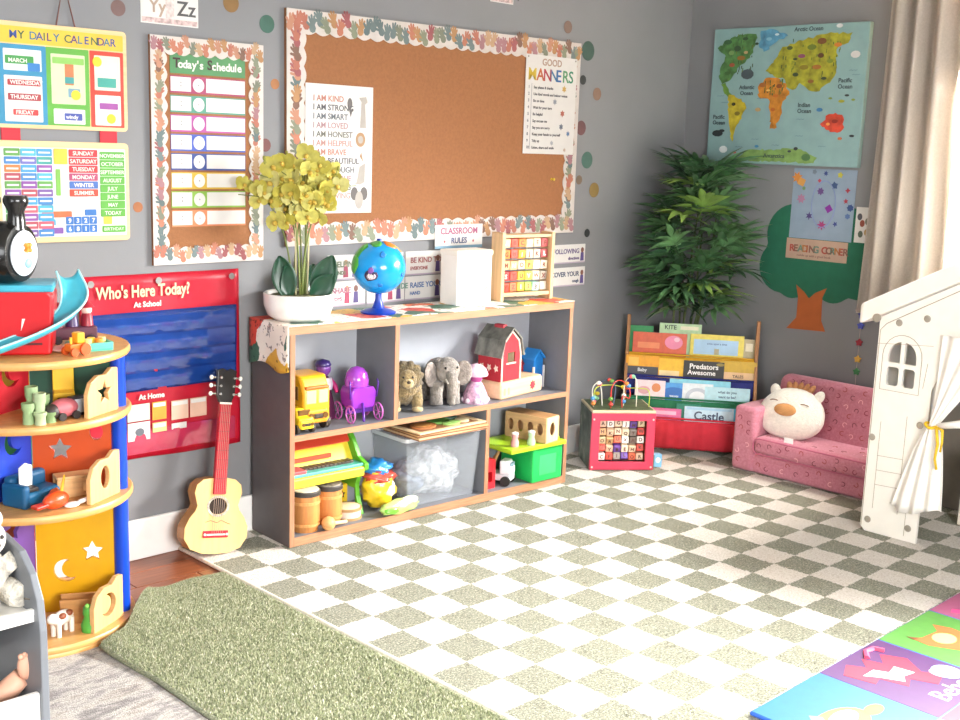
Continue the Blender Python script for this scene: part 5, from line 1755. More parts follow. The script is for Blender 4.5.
MB().lathe([(0, 0), (.055, 0), (.052, .03), (.035, .07), (.022, .09), (0, .095)], 24).build('skirt', M('#d8a8c4', .9, var=.35, vscale=60), pk, smooth=40)
MB().ball((0, -.002, .105), (.026, .026, .026), 16, 10).build('head', M('#b04a8a', .7), pk, smooth=180)
MB().lathe([(.05, 0), (.052, .006), (.042, .03), (.02, .045), (0, .05)], 24).build('hat', M('#eac6dc', .9, var=.2, vscale=50), pk, (0, 0, .115), smooth=60)
for k in range(8):
    a = 2 * PI * k / 8
    MB().ball((.05 * math.cos(a), .05 * math.sin(a), .012), .012, 8, 6).build('frill', M('#f0dce8', .9), pk, smooth=180)

# red barn standing on a wooden case
cs = thing('wooden_toy_case', 'pale wooden toy case with a red emblem carrying the red barn', 'box', on_shelf(1.205, .11, sz_mid), SA + .18)
B(-.155, .155, -.062, .062, 0, .075).build('case', wood('#e0bc94', .12, 0, 5), cs, bevel=.014, seg=4)
MB().plate(star(.075, .038, .022, .65, 8), [], -.0635, -.061).build('emblem', M('#b8303a', .6), cs)
for x in (-.1, -.13):
    B(x - .006, x + .006, -.0632, -.061, .02, .05).build('clasp', M('#c0a078', .5), cs)
ba = thing('toy_barn', 'red toy barn with a grey gambrel roof standing on a wooden case', 'toy', on_shelf(1.135, .115, sz_mid + .0755), SA + .15)
ba.scale = (1.1, .85, 1.12)
rb = wood('#b02a34', .2, 2, 10)
pent = [(-.062, 0), (.062, 0), (.062, .10), (.048, .155), (0, .195), (-.048, .155), (-.062, .10)]
# gable end faces local -y, ridge along y
MB().plate(pent, [[(-.024, .07), (.024, .07), (.024, .11), (-.024, .11)]], -.075, -.07).build('gable', rb, ba)
MB().plate(pent, [], .07, .075).build('gable', rb, ba)
for sx in (-1, 1):
    B(sx * .062 - .0025, sx * .062 + .0025, -.07, .07, 0, .10).build('side_wall', rb, ba)
    for (x0, z0, x1, z1) in ((.068, .092, .05, .158), (.05, .158, 0, .2)):
        mb = MB()
        pts = [(sx * x0, z0), (sx * x1, z1), (sx * x1, z1 + .007), (sx * (x0 + .007), z0 + .003)]
        mb.plate(pts if sx < 0 else pts[::-1], [], -.088, .088)
        mb.build('roof_panel', M('#7d7c74', .5, var=.3, vscale=30), ba)
    tri = [(sx * .062, 0.0), (sx * .062, .1), (sx * .048, .155), (0, .195), (0, .186), (sx * .042, .15), (sx * .054, .1), (sx * .054, 0)]
    MB().plate(tri if sx > 0 else tri[::-1], [], -.078, -.0745).build('trim_board', M('#e6c8b8', .5), ba)
B(-.03, .03, -.0765, -.074, .064, .07).build('window_sill_board', M('#e6c8b8', .5), ba)
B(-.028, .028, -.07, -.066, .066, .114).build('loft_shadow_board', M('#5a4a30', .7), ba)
B(-.012, .012, -.03, .03, .198, .212).build('roof_vent', M('#b83a44', .5), ba, bevel=.003)
for k in range(4):
    MB().plate(star(-.035 + k * .024, .045, .014, .55, 5, k), [], -.0768, -.0745).build('animal_print', M('#e8d8c4', .6), ba) if False else None
for k in range(3):
    MB().plate(star(-.045 + k * .045, .05, .016, .55, 5, k), [], -.0655, -.0645, 'x').build('animal_print', M('#e8d8c4', .6), ba)
ot = thing('toy_hut', 'blue toy outhouse with white posts at the shelf end', 'toy', on_shelf(1.385, .16, sz_mid), SA + .2)
MB().plate([(-.036, 0), (.036, 0), (.036, .135), (0, .165), (-.036, .135)], [], -.03, .03).build('hut', M('#1a78c8', .4), ot, bevel=.003)
for sx in (-1, 1):
    B(sx * .04 - .004, sx * .04 + .004, -.035, -.027, 0, .1).build('corner_post', M('#e8e4de', .5), ot)
MB().plate([(-.044, .13), (0, .168), (.044, .13), (.044, .138), (0, .177), (-.044, .138)], [], -.037, .037).build('roof', M('#2a8ad8', .4), ot)
rs = thing('toy_shed', 'small red toy shed between the barn and blue hut', 'toy', on_shelf(1.315, .205, sz_mid), SA)
MB().plate([(-.03, 0), (.03, 0), (.03, .10), (0, .13), (-.03, .10)], [], -.025, .025).build('hut', rb, rs, bevel=.002)
MB().plate([(-.037, .095), (0, .133), (.037, .095), (.037, .103), (0, .141), (-.037, .103)], [], -.03, .03).build('roof', M('#8a3038', .5), rs)

# ------------------------------------------------------------------ lower shelf toys
def drum(name, label, s, d, r_, h, dark_top, z=sz_bot):
    o = thing(name, label, 'drum', on_shelf(s, d, z), SA)
    MB().lathe([(0, 0), (r_ * .86, 0), (r_ * .97, h * .25), (r_, h * .5), (r_ * .97, h * .8), (r_ * .93, h), (0, h)], 28).build('shell', wood('#c98446', .3, 2, 9, stretch=6), o, smooth=50)
    for zz in (.16, .72):
        MB().lathe([(r_ * .9, 0), (r_ * 1.02, 0), (r_ * 1.03, h * .07), (r_ * .9, h * .07)], 28).build('hoop', wood('#d89a5a', .2, 2, 9), o, (0, 0, h * zz), smooth=50)
    MB().lathe([(r_ * .9, 0), (r_ * 1.05, 0), (r_ * 1.05, h * .09), (r_ * .98, h * .12), (0, h * .12)], 28).build('rim', M('#3a3430', .5), o, (0, 0, h * .94), smooth=40)
    MB().lathe([(r_ * .95, 0), (r_ * .9, h * .03), (0, h * .035)], 28).build('drum_skin', M('#e2d3b4', .7) if not dark_top else M('#8a8276', .5, var=.4, vscale=60), o, (0, 0, h * 1.05), smooth=50)
    return o
drum('toy_drum', 'wooden toy drum with a cream skin at the shelf end', .107, .06, .055, .15, False)
drum('toy_drum', 'wooden toy drum with a dark jingle ringed top under the toy piano', .228, .085, .054, .145, True)
tb = thing('tambourine', 'small flat white tambourine drum beside the wooden drums', 'drum', on_shelf(.32, .085, sz_bot), SA)
MB().lathe([(0, 0), (.052, 0), (.053, .045), (0, .045)], 26).build('shell', M('#cfc8bc', .4), tb, smooth=40)
for zz in (.0, .036):
    MB().lathe([(.05, 0), (.056, 0), (.056, .01), (.05, .01)], 26).build('hoop', M('#a8885c', .5), tb, (0, 0, zz), smooth=40)
MB().lathe([(.05, 0), (.046, .004), (0, .005)], 26).build('drum_skin', M('#dcc8a0', .7), tb, (0, 0, .045), smooth=50)
ml = thing('wooden_maraca', 'round wooden maraca lying in front of the drums', 'maraca', on_shelf(.172, .0, sz_bot), SA)
MB().ball((0, 0, .027), .027, 18, 12).build('head', wood('#d8a468', .2, 0, 8), ml, smooth=180)
MB().cyl((.02, .004, .022), (.095, .018, .012), .008, .007, n=10).build('handle', wood('#e6c898', .15, 0, 8), ml, smooth=50)
# toy piano
pi_ = thing('toy_piano', 'stepped red yellow and green toy piano keyboard on the lower shelf', 'toy piano', on_shelf(.215, .15, sz_bot), SA)
yl, gn, rd, tl_ = M('#e6cf3a', .35), M('#5aa82c', .35), M('#c8402a', .35), M('#58b8a4', .35)
for sx in (-.18, .17):
    mb = MB()
    mb.plate([(-.07, 0), (-.045, 0), (-.04, .12), (-.06, .17), (-.1, .19), (-.1, .215), (-.05, .235), (-.01, .30), (.02, .33), (.05, .33), (.06, 0), (.045, 0), (.04, .1), (-.03, .1)], [], sx - .01, sx + .01, 'x')
    mb.build('side_leg', gn, pi_, bevel=.003)
B(-.17, .16, -.1, .05, .167, .205).build('key_bed', yl, pi_, bevel=.006)
B(-.165, .17, -.09, -.02, .205, .217).build('key_strip', tl_, pi_, bevel=.003)
for k in range(12):
    B(-.09 + k * .019, -.074 + k * .019, -.06, -.02, .216, .226).build('black_key', M('#4a4038', .4), pi_, bevel=.001)
B(-.165, -.1, -.088, -.02, .2165, .23).build('red_key_block', M('#c8545a', .35), pi_, bevel=.003)
MB().plate([(-.02, .217), (.03, .30), (.045, .30), (.045, .2)], [], -.17, .16, 'x').build('back_board', yl, pi_, bevel=.003)
MB().plate([(-.002, .285), (.028, .325), (.05, .325), (.05, .285)], [], -.17, .16, 'x').build('top_rail', rd, pi_, bevel=.005)
B(-.12, .06, -.0155, -.005, .24, .255).build('printed_band', M('#c8543a', .4), pi_, rot=(0, 0, 0))
yt = thing('yellow_toy_block', 'yellow toy block with a dark print tucked under the piano', 'toy', on_shelf(.345, .19, sz_bot), SA)
B(-.03, .03, -.03, .03, 0, .11).build('block', M('#e6c22a', .4), yt, bevel=.006)
MB().plate(star(0, .07, .018, .5, 5), [], -.0312, -.0295).build('print', M('#4a3a2a', .5), yt)
# soft toy bags
bg_ = thing('plastic_toy_bag', 'crinkled yellow red and blue plastic bag of toys', 'bag', on_shelf(.478, .10, sz_bot), SA)
bg_.scale = (.72, .9, 1.02)
def crump(c, r, m, name, seed, par, amp=.16):
    random.seed(seed)
    ph = [random.uniform(0, 6) for _ in range(6)]
    MB().ball(c, r, 26, 16, lambda q: 1 + amp * (math.sin(q.x * 5 + ph[0]) * math.sin(q.z * 6 + ph[1]) + .6 * math.sin(q.y * 9 + ph[2] + q.x * 7) * math.sin(q.z * 11 + ph[3]))).build(name, m, par, smooth=180)
crump((0, 0, .085), (.098, .07, .075), M('#e8c42a', .3, var=.15, vscale=20, coat=.4), 'bag_body', 1, bg_, .16)
crump((.005, .0, .135), (.096, .068, .03), M('#cf4a3a', .3, coat=.4), 'red_band', 2, bg_, .2)
crump((.0, .01, .168), (.082, .058, .034), M('#2f86d0', .3, coat=.4), 'blue_fold', 3, bg_, .24)
crump((.03, -.05, .09), (.04, .02, .035), M('#f2e6c8', .3, coat=.4), 'printed_patch', 4, bg_, .1)
sb_ = thing('green_toy_bag', 'flat pale green plastic bag spilling at the shelf front', 'bag', on_shelf(.515, .004, sz_bot), SA + .05)
sb_.scale = (.9, .8, 1)
crump((0, 0, .030), (.105, .032, .028), M('#b8dc7a', .3, coat=.4), 'bag_body', 6, sb_, .14)
crump((.05, -.004, .047), (.05, .024, .017), M('#e4eec8', .3, coat=.4), 'folded_top', 7, sb_, .1)
crump((-.05, -.012, .025), (.045, .022, .017), M('#6fc03a', .3, coat=.4), 'green_fold', 8, sb_, .1)
# clear bin
bi = thing('clear_plastic_bin', 'clear grey plastic storage bin on the lower shelf under the puzzles', 'bin', on_shelf(.755, .135, sz_bot), SA)
clr = M('#b4bac2', .1, var=0, bump=.3, bscale=9, alpha=.22)
def tub(x, y, z0, z1, t, k):
    mb = MB()
    lo_, hi_ = (x * k, y * k), (x, y)
    o_ = [(-lo_[0], -lo_[1], z0), (lo_[0], -lo_[1], z0), (lo_[0], lo_[1], z0), (-lo_[0], lo_[1], z0), (-hi_[0], -hi_[1], z1), (hi_[0], -hi_[1], z1), (hi_[0], hi_[1], z1), (-hi_[0], hi_[1], z1)]
    i_ = [(a[0] - math.copysign(t, a[0]), a[1] - math.copysign(t, a[1]), a[2] + (t if n_ < 4 else 0)) for n_, a in enumerate(o_)]
    mb.add(o_ + i_, [(0, 3, 2, 1), (0, 1, 5, 4), (1, 2, 6, 5), (2, 3, 7, 6), (3, 0, 4, 7), (8, 9, 10, 11), (9, 8, 12, 13), (10, 9, 13, 14), (11, 10, 14, 15), (8, 11, 15, 12), (4, 5, 13, 12), (5, 6, 14, 13), (6, 7, 15, 14), (7, 4, 12, 15)])
    return mb
tub(.2, .115, 0, .29, .003, .88).build('tub', clr, bi, bevel=.002, seg=1)
MB().plate(rrect(-.207, .207, -.122, .122, .02), [rrect(-.198, .198, -.113, .113, .015)], .278, .292, 'z').build('rim', M('#e2e5ea', .2, alpha=.7, var=0), bi)
crump((0.03, 0, .105), (.13, .08, .10), M('#c6cad0', .2, var=.45, vscale=26, bump=1.0, bscale=30, coat=.7), 'wrapped_contents', 15, bi, .2)
crump((-.07, 0.02, .08), (.085, .07, .07), M('#7f8a9c', .3, var=.4, vscale=26, bump=1.0, bscale=30), 'wrapped_contents', 16, bi, .2)
# puzzles
for k, (rz, c, dx) in enumerate(((.02, '#d8b48a', 0), (-.03, '#cba070', .004), (.05, '#e2c49c', -.006))):
    o = thing('wooden_puzzle', ['lowest wooden puzzle board on the clear bin rim', 'middle wooden puzzle board of the stack on the bin', 'topmost wooden puzzle board with green and brown pieces'][k], 'puzzle', on_shelf(.76 + dx, .10, sz_bot + .2925 + k * .0115), SA + rz, group='puzzle boards on the bin')
    B(-.185, .185, -.13, .1, 0, .005).build('backing_board', wood('#8a5a3a', .2, 0, 7), o)
    MB().plate([(-.185, -.13), (.185, -.13), (.185, .1), (-.185, .1)], [rrect(-.165, .165, -.11, .08, .01)], .005, .011, 'z').build('frame', wood(c, .15, 0, 7), o)
    if k == 2:
        for (x, y, rx, ry, cc_) in ((-.08, -.03, .06, .045, '#a86a3a'), (-.08, -.03, .042, .03, '#c88a4a'), (.03, .0, .05, .05, '#6fa84a'), (.05, -.06, .045, .03, '#9ac46a'), (.115, .03, .04, .04, '#5a7a6a'), (.12, -.05, .03, .03, '#d8c8a0'), (-.01, .05, .05, .022, '#7a6a5a')):
            MB().plate(ell(x, y, rx, ry, 16), [], .005, .0125 if (rx, ry) != (.042, .03) else .0135, 'z').build('puzzle_piece', M(cc_, .5), o)
# right bay: green brick table box with wooden sorting bus on top
gb = thing('green_brick_box', 'green building brick box with a lime studded lid', 'toy', on_shelf(1.325, .075, sz_bot), SA)
B(-.085, .1, -.085, .12, 0, .155).build('box', M('#1fae52', .3), gb, bevel=.006)
B(-.045, .06, -.0865, -.084, .03, .12).build('front_recess_panel', M('#3fc46a', .3), gb, bevel=.002)
B(-.23, .108, -.1, .13, .155, .175).build('lid', M('#a6cf26', .3), gb, bevel=.004)
for xx, yy in ((.02, -.07), (.07, -.07), (.02, .1), (.07, .1)):
    MB().cyl((xx, yy, .175), (xx, yy, .19), .016, n=18).build('stud', M('#b2d82e', .3), gb, smooth=50)
sbx = thing('wooden_sorting_bus', 'wooden shape sorting box with round holes on the lime lid', 'toy', on_shelf(1.325, .085, sz_bot + .1755), SA - 1.38)
sbx.scale = (.85, .85, .95)
wv_ = wood('#d3a878', .15, 0, 6)
MB().plate(rrect(-.135, .125, 0, .12, .006), [ell(-.1 + k * .062, .062, .02, .028) for k in range(4)], -.06, -.052).build('front_side', wv_, sbx)
MB().plate(rrect(-.135, .125, 0, .12, .006), [], .052, .06).build('back_side', wv_, sbx)
MB().plate([(-.052, 0), (.052, 0), (.052, .12), (-.052, .12)], [ell(0, .062, .024, .032)], .117, .125, 'x').build('end_panel', wood('#e6c49a', .12, 2, 6), sbx)
B(-.135, -.127, -.052, .052, 0, .12).build('end_panel', wv_, sbx)
B(-.127, .117, -.052, .052, .112, .12).build('roof_panel', wood('#b98a5c', .2, 0, 6), sbx)
B(-.127, .117, -.052, .052, 0.0, .008).build('floor_panel', wood('#9a6a3c', .2, 0, 6), sbx)
for k, (x, c) in enumerate(((-.1, '#d89a9a'), (-.02, '#a8c8a0'))):
    o = thing('toy_peg_figure', ['pink', 'mint'][k] + ' peg figure standing on the lime lid', 'toy', on_shelf(1.255 + x, .0 if k else .02, sz_bot + .1755), SA)
    MB().lathe([(0, 0), (.017, 0), (.018, .02), (.012, .035), (.015, .045), (.013, .058), (0, .064)], 16).build('body', M(c, .5), o, smooth=60)
    MB().lathe([(.0155, 0), (.0155, .006), (0, .012)], 14).build('cap', M('#e8e2d8', .5), o, (0, 0, .055), smooth=60)
# tow truck and red garage under the lid
rg = thing('red_toy_garage', 'red toy garage block beside the shelf divider', 'toy', on_shelf(1.03, .10, sz_bot), SA)
MB().plate(rrect(-.035, .035, 0, .13, .006), [rrect(-.018, .018, .03, .075, .004)], -.06, .05).build('body', M('#c8202c', .35), rg, bevel=.003)
tk = thing('toy_tow_truck', 'white toy tow truck with a wooden boom on the lower shelf', 'toy vehicle', on_shelf(1.135, .075, sz_bot), SA + .5)
B(-.035, .035, -.05, .06, .02, .05).build('chassis', M('#d8dde2', .35), tk, bevel=.005)
MB().plate([(-.052, .05), (.0, .05), (.0, .11), (-.035, .11), (-.052, .08)], [], -.033, .033, 'x').build('cab', M('#eef1f4', .3), tk, bevel=.006)
B(-.026, .026, -.05, -.044, .076, .1).build('windscreen', M('#8aa0b0', .15), tk)
for sx in (-1, 1):
    for y in (-.03, .04):
        MB().cyl((sx * .03, y, .022), (sx * .045, y, .022), .022, n=18).build('wheel', M('#2a2826', .5), tk, smooth=50)
MB().tube([(.0, .05, .05), (0, .02, .13), (0, .01, .15)], .006, 6).build('boom', wood('#c89a60', .2, 2, 6), tk)
MB().tube([(.015, .05, .05), (.04, .05, .1), (.03, .02, .14)], .006, 6).build('boom', wood('#c89a60', .2, 2, 6), tk)

# ------------------------------------------------------------------ guitar leaning on the wall
gt_loc = Vector((-2.935, -0.135, ZR))
gt = thing('toy_guitar', 'small wooden toy guitar with a red neck leaning against the wall', 'guitar', gt_loc, rot=(-0.15, 0.15, -0.12))
gt.scale = (1.3, 1.15, 1.13)
# local: x width, z up along the neck, -y front
GB = [(0, 0), (.04, .003), (.075, .018), (.094, .05), (.094, .085), (.082, .115), (.066, .138), (.061, .155), (.066, .175), (.071, .195), (.066, .22), (.048, .237), (.02, .242)]
body = GB + [(-x, z) for x, z in reversed(GB[1:])]
top_w = wood('#e6bd7c', .12, 2, 5, .35)
MB().plate(body, [ell(0, .152, .0265, .0265, 22)], -.045, -.041).build('soundboard', top_w, gt)
MB().plate(body, [], -.0405, .012).build('body', wood('#b9884c', .2, 2, 6, .4), gt, bevel=.004)
MB().plate(ell(0, .152, .034, .034, 28), [ell(0, .152, .027, .027, 28)], -.0462, -.0448).build('rosette', M('#b8b0a0', .5, var=.3, vscale=80), gt)
MB().plate(ell(0, .152, .0262, .0262, 24), [], -.0412, -.0402).build('sound_hole', M('#2c1c12', .8), gt)
B(-.041, .035, -.049, -.0445, .052, .075).build('bridge', M('#b81c2e', .4), gt, bevel=.002)
B(-.03, .024, -.051, -.0485, .06, .065).build('saddle', M('#e6dcd0', .4), gt)
for x in (-.036, .03):
    MB().cyl((x, -.049, .063), (x, -.051, .063), .004, n=10).build('bridge_pin', M('#e8e0d4', .4), gt)
text('First Act', .02, 0.0, -.0456, .1, M('#8a6a3c', .5), gt, 'brand_lettering', align='CENTER', shear=.3) if False else None
MB().tube([(-.035, -.0455, .102), (-.02, -.0455, .107), (0, -.0455, .1), (.012, -.0455, .107), (.03, -.0455, .098), (.04, -.0455, .094)], .0014, 5).build('scroll_print', M('#8a6a3c', .5), gt)
MB().plate([(-.019, .19), (.019, .19), (.0165, .48), (-.0165, .48)], [], -.052, -.038).build('neck', M('#b3182c', .35, var=.05), gt, bevel=.003)
for k in range(9):
    z = .21 + k * .03
    B(-.018, .018, -.0528, -.0518, z, z + .0015).build('fret', M('#7a1a28', .4), gt)
B(-.0175, .0175, -.054, -.05, .478, .484).build('nut', M('#e8e0d4', .4), gt)
MB().plate([(-.018, .483), (.018, .483), (.027, .51), (.029, .585), (.012, .592), (0, .585), (-.012, .592), (-.029, .585), (-.027, .51)], [], -.05, -.036).build('headstock', M('#1f1a16', .35), gt, bevel=.002)
for sx in (-1, 1):
    for k in range(3):
        z = .51 + k * .026
        MB().cyl((sx * .02, -.058, z), (sx * .02, -.05, z), .0042, n=8).build('tuning_post', M('#d0ccc4', .25, metal=.8), gt, smooth=50)
        MB().cyl((sx * .027, -.043, z), (sx * .04, -.043, z), .0028, n=8).build('tuning_shaft', M('#c0bcb4', .25, metal=.8), gt)
        MB().ball((sx * .044, -.043, z), (.006, .004, .0075), 10, 6).build('tuning_peg', M('#efe9de', .3), gt, smooth=180)
for k in range(6):
    x = -.0125 + k * .005
    MB().cyl((x * 1.3, -.0515, .062), (x, -.0545, .482), .0006, n=4).build('string', M('#a88f80', .5), gt)

# ------------------------------------------------------------------ bead maze activity cube
cu_ = thing('activity_cube', 'red framed activity cube of alphabet blocks with a bead maze on top', 'activity cube', (-0.862 + .61 * .135, -0.385 + .792 * .135, ZR), -0.656)
cu_.scale = (.95, .95, .95)
cw, chh = .162, .288
rf = M('#c93a54', .35, var=.04)
MB().plate([(-cw, 0), (cw, 0), (cw, chh), (-cw, chh)], [rrect(-.118, .118, .04, .25, .004)], -.135, -.115).build('front_frame', rf, cu_, bevel=.003)
B(-.12, .12, -.06, -.055, .03, .26).build('inner_panel', M('#7a2030', .5), cu_)
sd, nt, b, tc = node_mat('chalk_scene_panel')
b.inputs['Roughness'].default_value = .5
gnz = nt.nodes.new('ShaderNodeTexNoise')
gnz.inputs['Scale'].default_value = 16
gnz.inputs['Detail'].default_value = 5
nt.links.new(tc.outputs['Object'], gnz.inputs['Vector'])
rp = ramp(nt, [(.35, '#3a4540'), (.55, '#58685a'), (.7, '#8a8f80')])
nt.links.new(gnz.outputs['Fac'], rp.inputs['Fac'])
nt.links.new(rp.outputs['Color'], b.inputs['Base Color'])
B(-cw, -cw + .012, -.115, .135, 0, chh).build('side_panel', sd, cu_)
B(cw - .012, cw, -.115, .135, 0, chh).build('side_panel', M('#d8a43a', .4), cu_)
B(-cw + .012, cw - .012, .123, .135, 0, chh).build('back_panel', M('#3a7ab8', .4), cu_)
B(-cw, cw, -.135, .135, chh, chh + .014).build('top_panel', M('#cdbb9a', .4), cu_, bevel=.004)
B(-cw + .012, cw - .012, -.12, .12, chh + .014, chh + .017).build('top_print', M('#4a5a3c', .5, var=.3, vscale=20), cu_)
cols = ['#e0bfa0', '#d86a4a', '#ecd9bc', '#6a5a50', '#d84a3a', '#6a4a9a', '#e8dcc8', '#c8a070', '#e6c8a8', '#f0ece2', '#8a8078', '#c8b48a']
random.seed(4)
for r_ in range(5):
    z = .228 - r_ * .0415
    MB().cyl((-.118, -.09, z), (.118, -.09, z), .003, n=6).build('rod', M('#b0a090', .4, metal=.4), cu_)
    for c in range(6):
        o = B(-.0175, .0175, -.0165, .0165, -.0175, .0175).build('letter_block', M(cols[(r_ * 5 + c * 7 + random.randrange(3)) % 12], .5), cu_, (-.0975 + c * .039, -.09, z), (random.uniform(-.5, .5), 0, 0), bevel=.003)
        text(al[(r_ * 7 + c * 3) % 26], .024, 0, -.0169, -.0085, M('#5a3a30', .6), o, 'letter', align='CENTER', offset=.0008)
for x in (-cw + .012, cw - .012):
    for z in (.015, chh - .03):
        MB().cyl((x, -.135, z), (x, -.138, z), .005, n=10).build('screw', M('#e0c8c0', .3), cu_)
zt = chh + .017
wires = [('#e6e0d4', [(-.14, -.06, zt), (-.15, -.06, zt + .09), (-.12, -.05, zt + .12), (-.1, -.04, zt + .08), (-.09, -.03, zt)]),
         ('#c8d84a', [(-.13, -.02, zt), (-.12, 0, zt + .08), (-.04, .02, zt + .095), (.04, 0, zt + .085), (.09, -.03, zt + .09), (.14, -.05, zt + .08), (.145, -.05, zt)]),
         ('#d83a30', [(-.06, -.09, zt), (-.06, -.09, zt + .1), (-.02, -.06, zt + .135), (.03, -.07, zt + .11), (.035, -.08, zt + .05), (.0, -.08, zt + .06), (.0, -.08, zt)]),
         ('#efe6d0', [(.02, -.03, zt), (.02, -.03, zt + .11), (.045, -.04, zt + .15), (.075, -.05, zt + .13), (.08, -.05, zt)]),
         ('#5a6a8a', [(-.1, .06, zt), (-.09, .05, zt + .09), (-.05, .03, zt + .12), (-.02, .0, zt + .09), (-.03, -.02, zt)])]
bead_c = ['#d8823a', '#4a8ac0', '#f0ece0', '#d86a6a', '#8ac8a0', '#e6c83a', '#c0463a', '#6a9a4a']
def catmull(p, n_=8):
    p = [Vector(q) for q in p]
    p = [p[0]] + p + [p[-1]]
    out = []
    for i in range(1, len(p) - 2):
        for k in range(n_):
            t = k / n_
            out.append(.5 * ((2 * p[i]) + (p[i + 1] - p[i - 1]) * t + (2 * p[i - 1] - 5 * p[i] + 4 * p[i + 1] - p[i + 2]) * t * t + (3 * p[i] - p[i - 1] - 3 * p[i + 1] + p[i + 2]) * t ** 3))
    out.append(p[-2])
    return out
for wi, (c, pts) in enumerate(wires):
    pth = catmull(pts)
    w_ = MB().tube(pth, .0026, 6).build('wire', M(c, .3), cu_, smooth=180)
    for k in range(4):
        q = pth[2 + k * 2 + (0 if k < 2 else len(pth) // 3)]
        MB().ball(tuple(q), (.0125, .0125, .0105), 12, 8).build('bead', M(bead_c[(wi * 3 + k) % 8], .35), w_, smooth=180)
lb = thing('blue_toy_block', 'small pale blue toy block on the rug beside the activity cube', 'toy block', (-.665, -.44, ZR), -.6)
B(-.02, .02, -.02, .02, 0, .062).build('block', M('#7ab4dc', .4), lb, bevel=.003)
MB().plate(ell(0, .035, .012, .014), [], -.0208, -.0195).build('print', M('#e6f0f6', .5), lb)

# ------------------------------------------------------------------ round wooden play tower
TC = Vector((-3.655, -0.325, 0.0))
tw = thing('round_play_tower', 'round three storey wooden play tower with coloured panels and posts', 'play tower', TC)
TR = .288
dsk = wood('#cf9a5a', .16, 0, 5, .4)
lv = [0.04, 0.435, 0.693, 0.875]
MB().lathe([(0, 0), (TR, 0), (TR + .004, .006), (TR + .004, .016), (TR, .022), (0, .022)], 64).build('foot_ring', dsk, tw, (0, 0, 0), smooth=40)
for i, z in enumerate(lv):
    MB().lathe([(0, 0), (TR, 0), (TR + .004, .006), (TR + .004, .016), (TR, .022), (0, .022)], 64).build('floor_disc', dsk, tw, (0, 0, z - .022 + .0), smooth=40)
PA = [math.radians(a) for a in (-35, -152, 93)]
pc = ['#0b3fb4', '#1e8a44', '#c8202c']
for a, c in zip(PA, pc):
    for i in range(3):
        x, y = (TR - .032) * math.cos(a), (TR - .032) * math.sin(a)
        MB().cyl((x, y, lv[i]), (x, y, lv[i + 1] - .022), .0225, n=24).build('post', M(c, .3, var=.03), tw, smooth=50)
cols3 = [['#dba312', '#6a4690', '#c8502a'], ['#c84e1e', '#1e3fb0', '#2f9a50'], ['#1f4a38', '#c01c2c', '#e0b020']]
def crescent(cx, cz, r_, rot, al_=.9, off=.5):
    """moon outline opening towards direction rot"""
    d = off * r_
    ex_, ez_ = r_ * math.cos(al_), r_ * math.sin(al_)
    be = math.atan2(ez_, ex_ - d)
    ri = math.hypot(ex_ - d, ez_)
    pts = []
    for i in range(13):
        t = al_ + (2 * PI - 2 * al_) * i / 12
        pts.append((r_ * math.cos(t), r_ * math.sin(t)))
    for i in range(1, 12):
        t = (2 * PI - be) - (2 * PI - 2 * be) * i / 12
        pts.append((d + ri * math.cos(t), ri * math.sin(t)))
    c, s_ = math.cos(rot), math.sin(rot)
    return [(cx + x * c - z * s_, cz + x * s_ + z * c) for x, z in pts]


for i in range(3):
    h0, h1 = lv[i], lv[i + 1] - .022
    hh = h1 - h0
    for k, a in enumerate(PA):
        hol = []
        if k == 0:
            hol = [star(.085 if i != 0 else .17, h0 + hh * .52, .036 if i else .034, .5), ell(.19, h0 + hh * .75, .02, .026) if i == 1 else crescent(.09, h0 + hh * .36, .036, .3)]
            if i == 0:
                hol.append(crescent(.1, h0 + hh * .86, .03, .2))
            if i == 2:
                hol = [star(.1, h0 + hh * .5, .03, .5)]
        elif k == 1:
            hol = [star(.1, h0 + hh * .78, .034, .5)] if i == 0 else [crescent(.08, h0 + hh * .7, .04, 2.8), ell(.17, h0 + hh * .35, .02, .035)]
        MB().plate([(.006, h0), (TR - .05, h0), (TR - .05, h1), (.006, h1)], hol, -.006, .006).build('divider_panel', M(cols3[i][k], .35, var=.04), tw, (0, 0, 0), (0, 0, a))
    # little railing boards either side of the blue post
    for side, (a0, a1) in enumerate(((-78, -46), (-24, 2))):
        A0, A1 = math.radians(a0), math.radians(a1)
        p0 = Vector((.262 * math.cos(A0), .262 * math.sin(A0), 0))
        p1 = Vector((.262 * math.cos(A1), .262 * math.sin(A1), 0))
        L = (p1 - p0).length
        rh = .135 if i != 2 else .128
        out = [(0, 0), (L, 0), (L, rh), (L * .8, rh * 1.02), (L * .62, rh * .9), (L * .35, rh * .92), (L * .12, rh * .8), (0, rh * .55)]
        cut = star(L * .55, rh * .5, .034, .42) if i == 2 else (ell(L * .5, rh * .5, .02, .034) if i == 1 else crescent(L * .5, rh * .48, .036, 2.8))
        ang = math.atan2(p1.y - p0.y, p1.x - p0.x)
        MB().plate(out, [cut], -.008, .008).build('railing_board', wood('#d9ab72', .15, 2, 6), tw, (p0.x, p0.y, h0), (0, 0, ang), bevel=.003)


def on_tower(a, r_, i, dz=0.0):
    a = math.radians(a)
    return (TC.x + r_ * math.cos(a), TC.y + r_ * math.sin(a), lv[i] + dz)


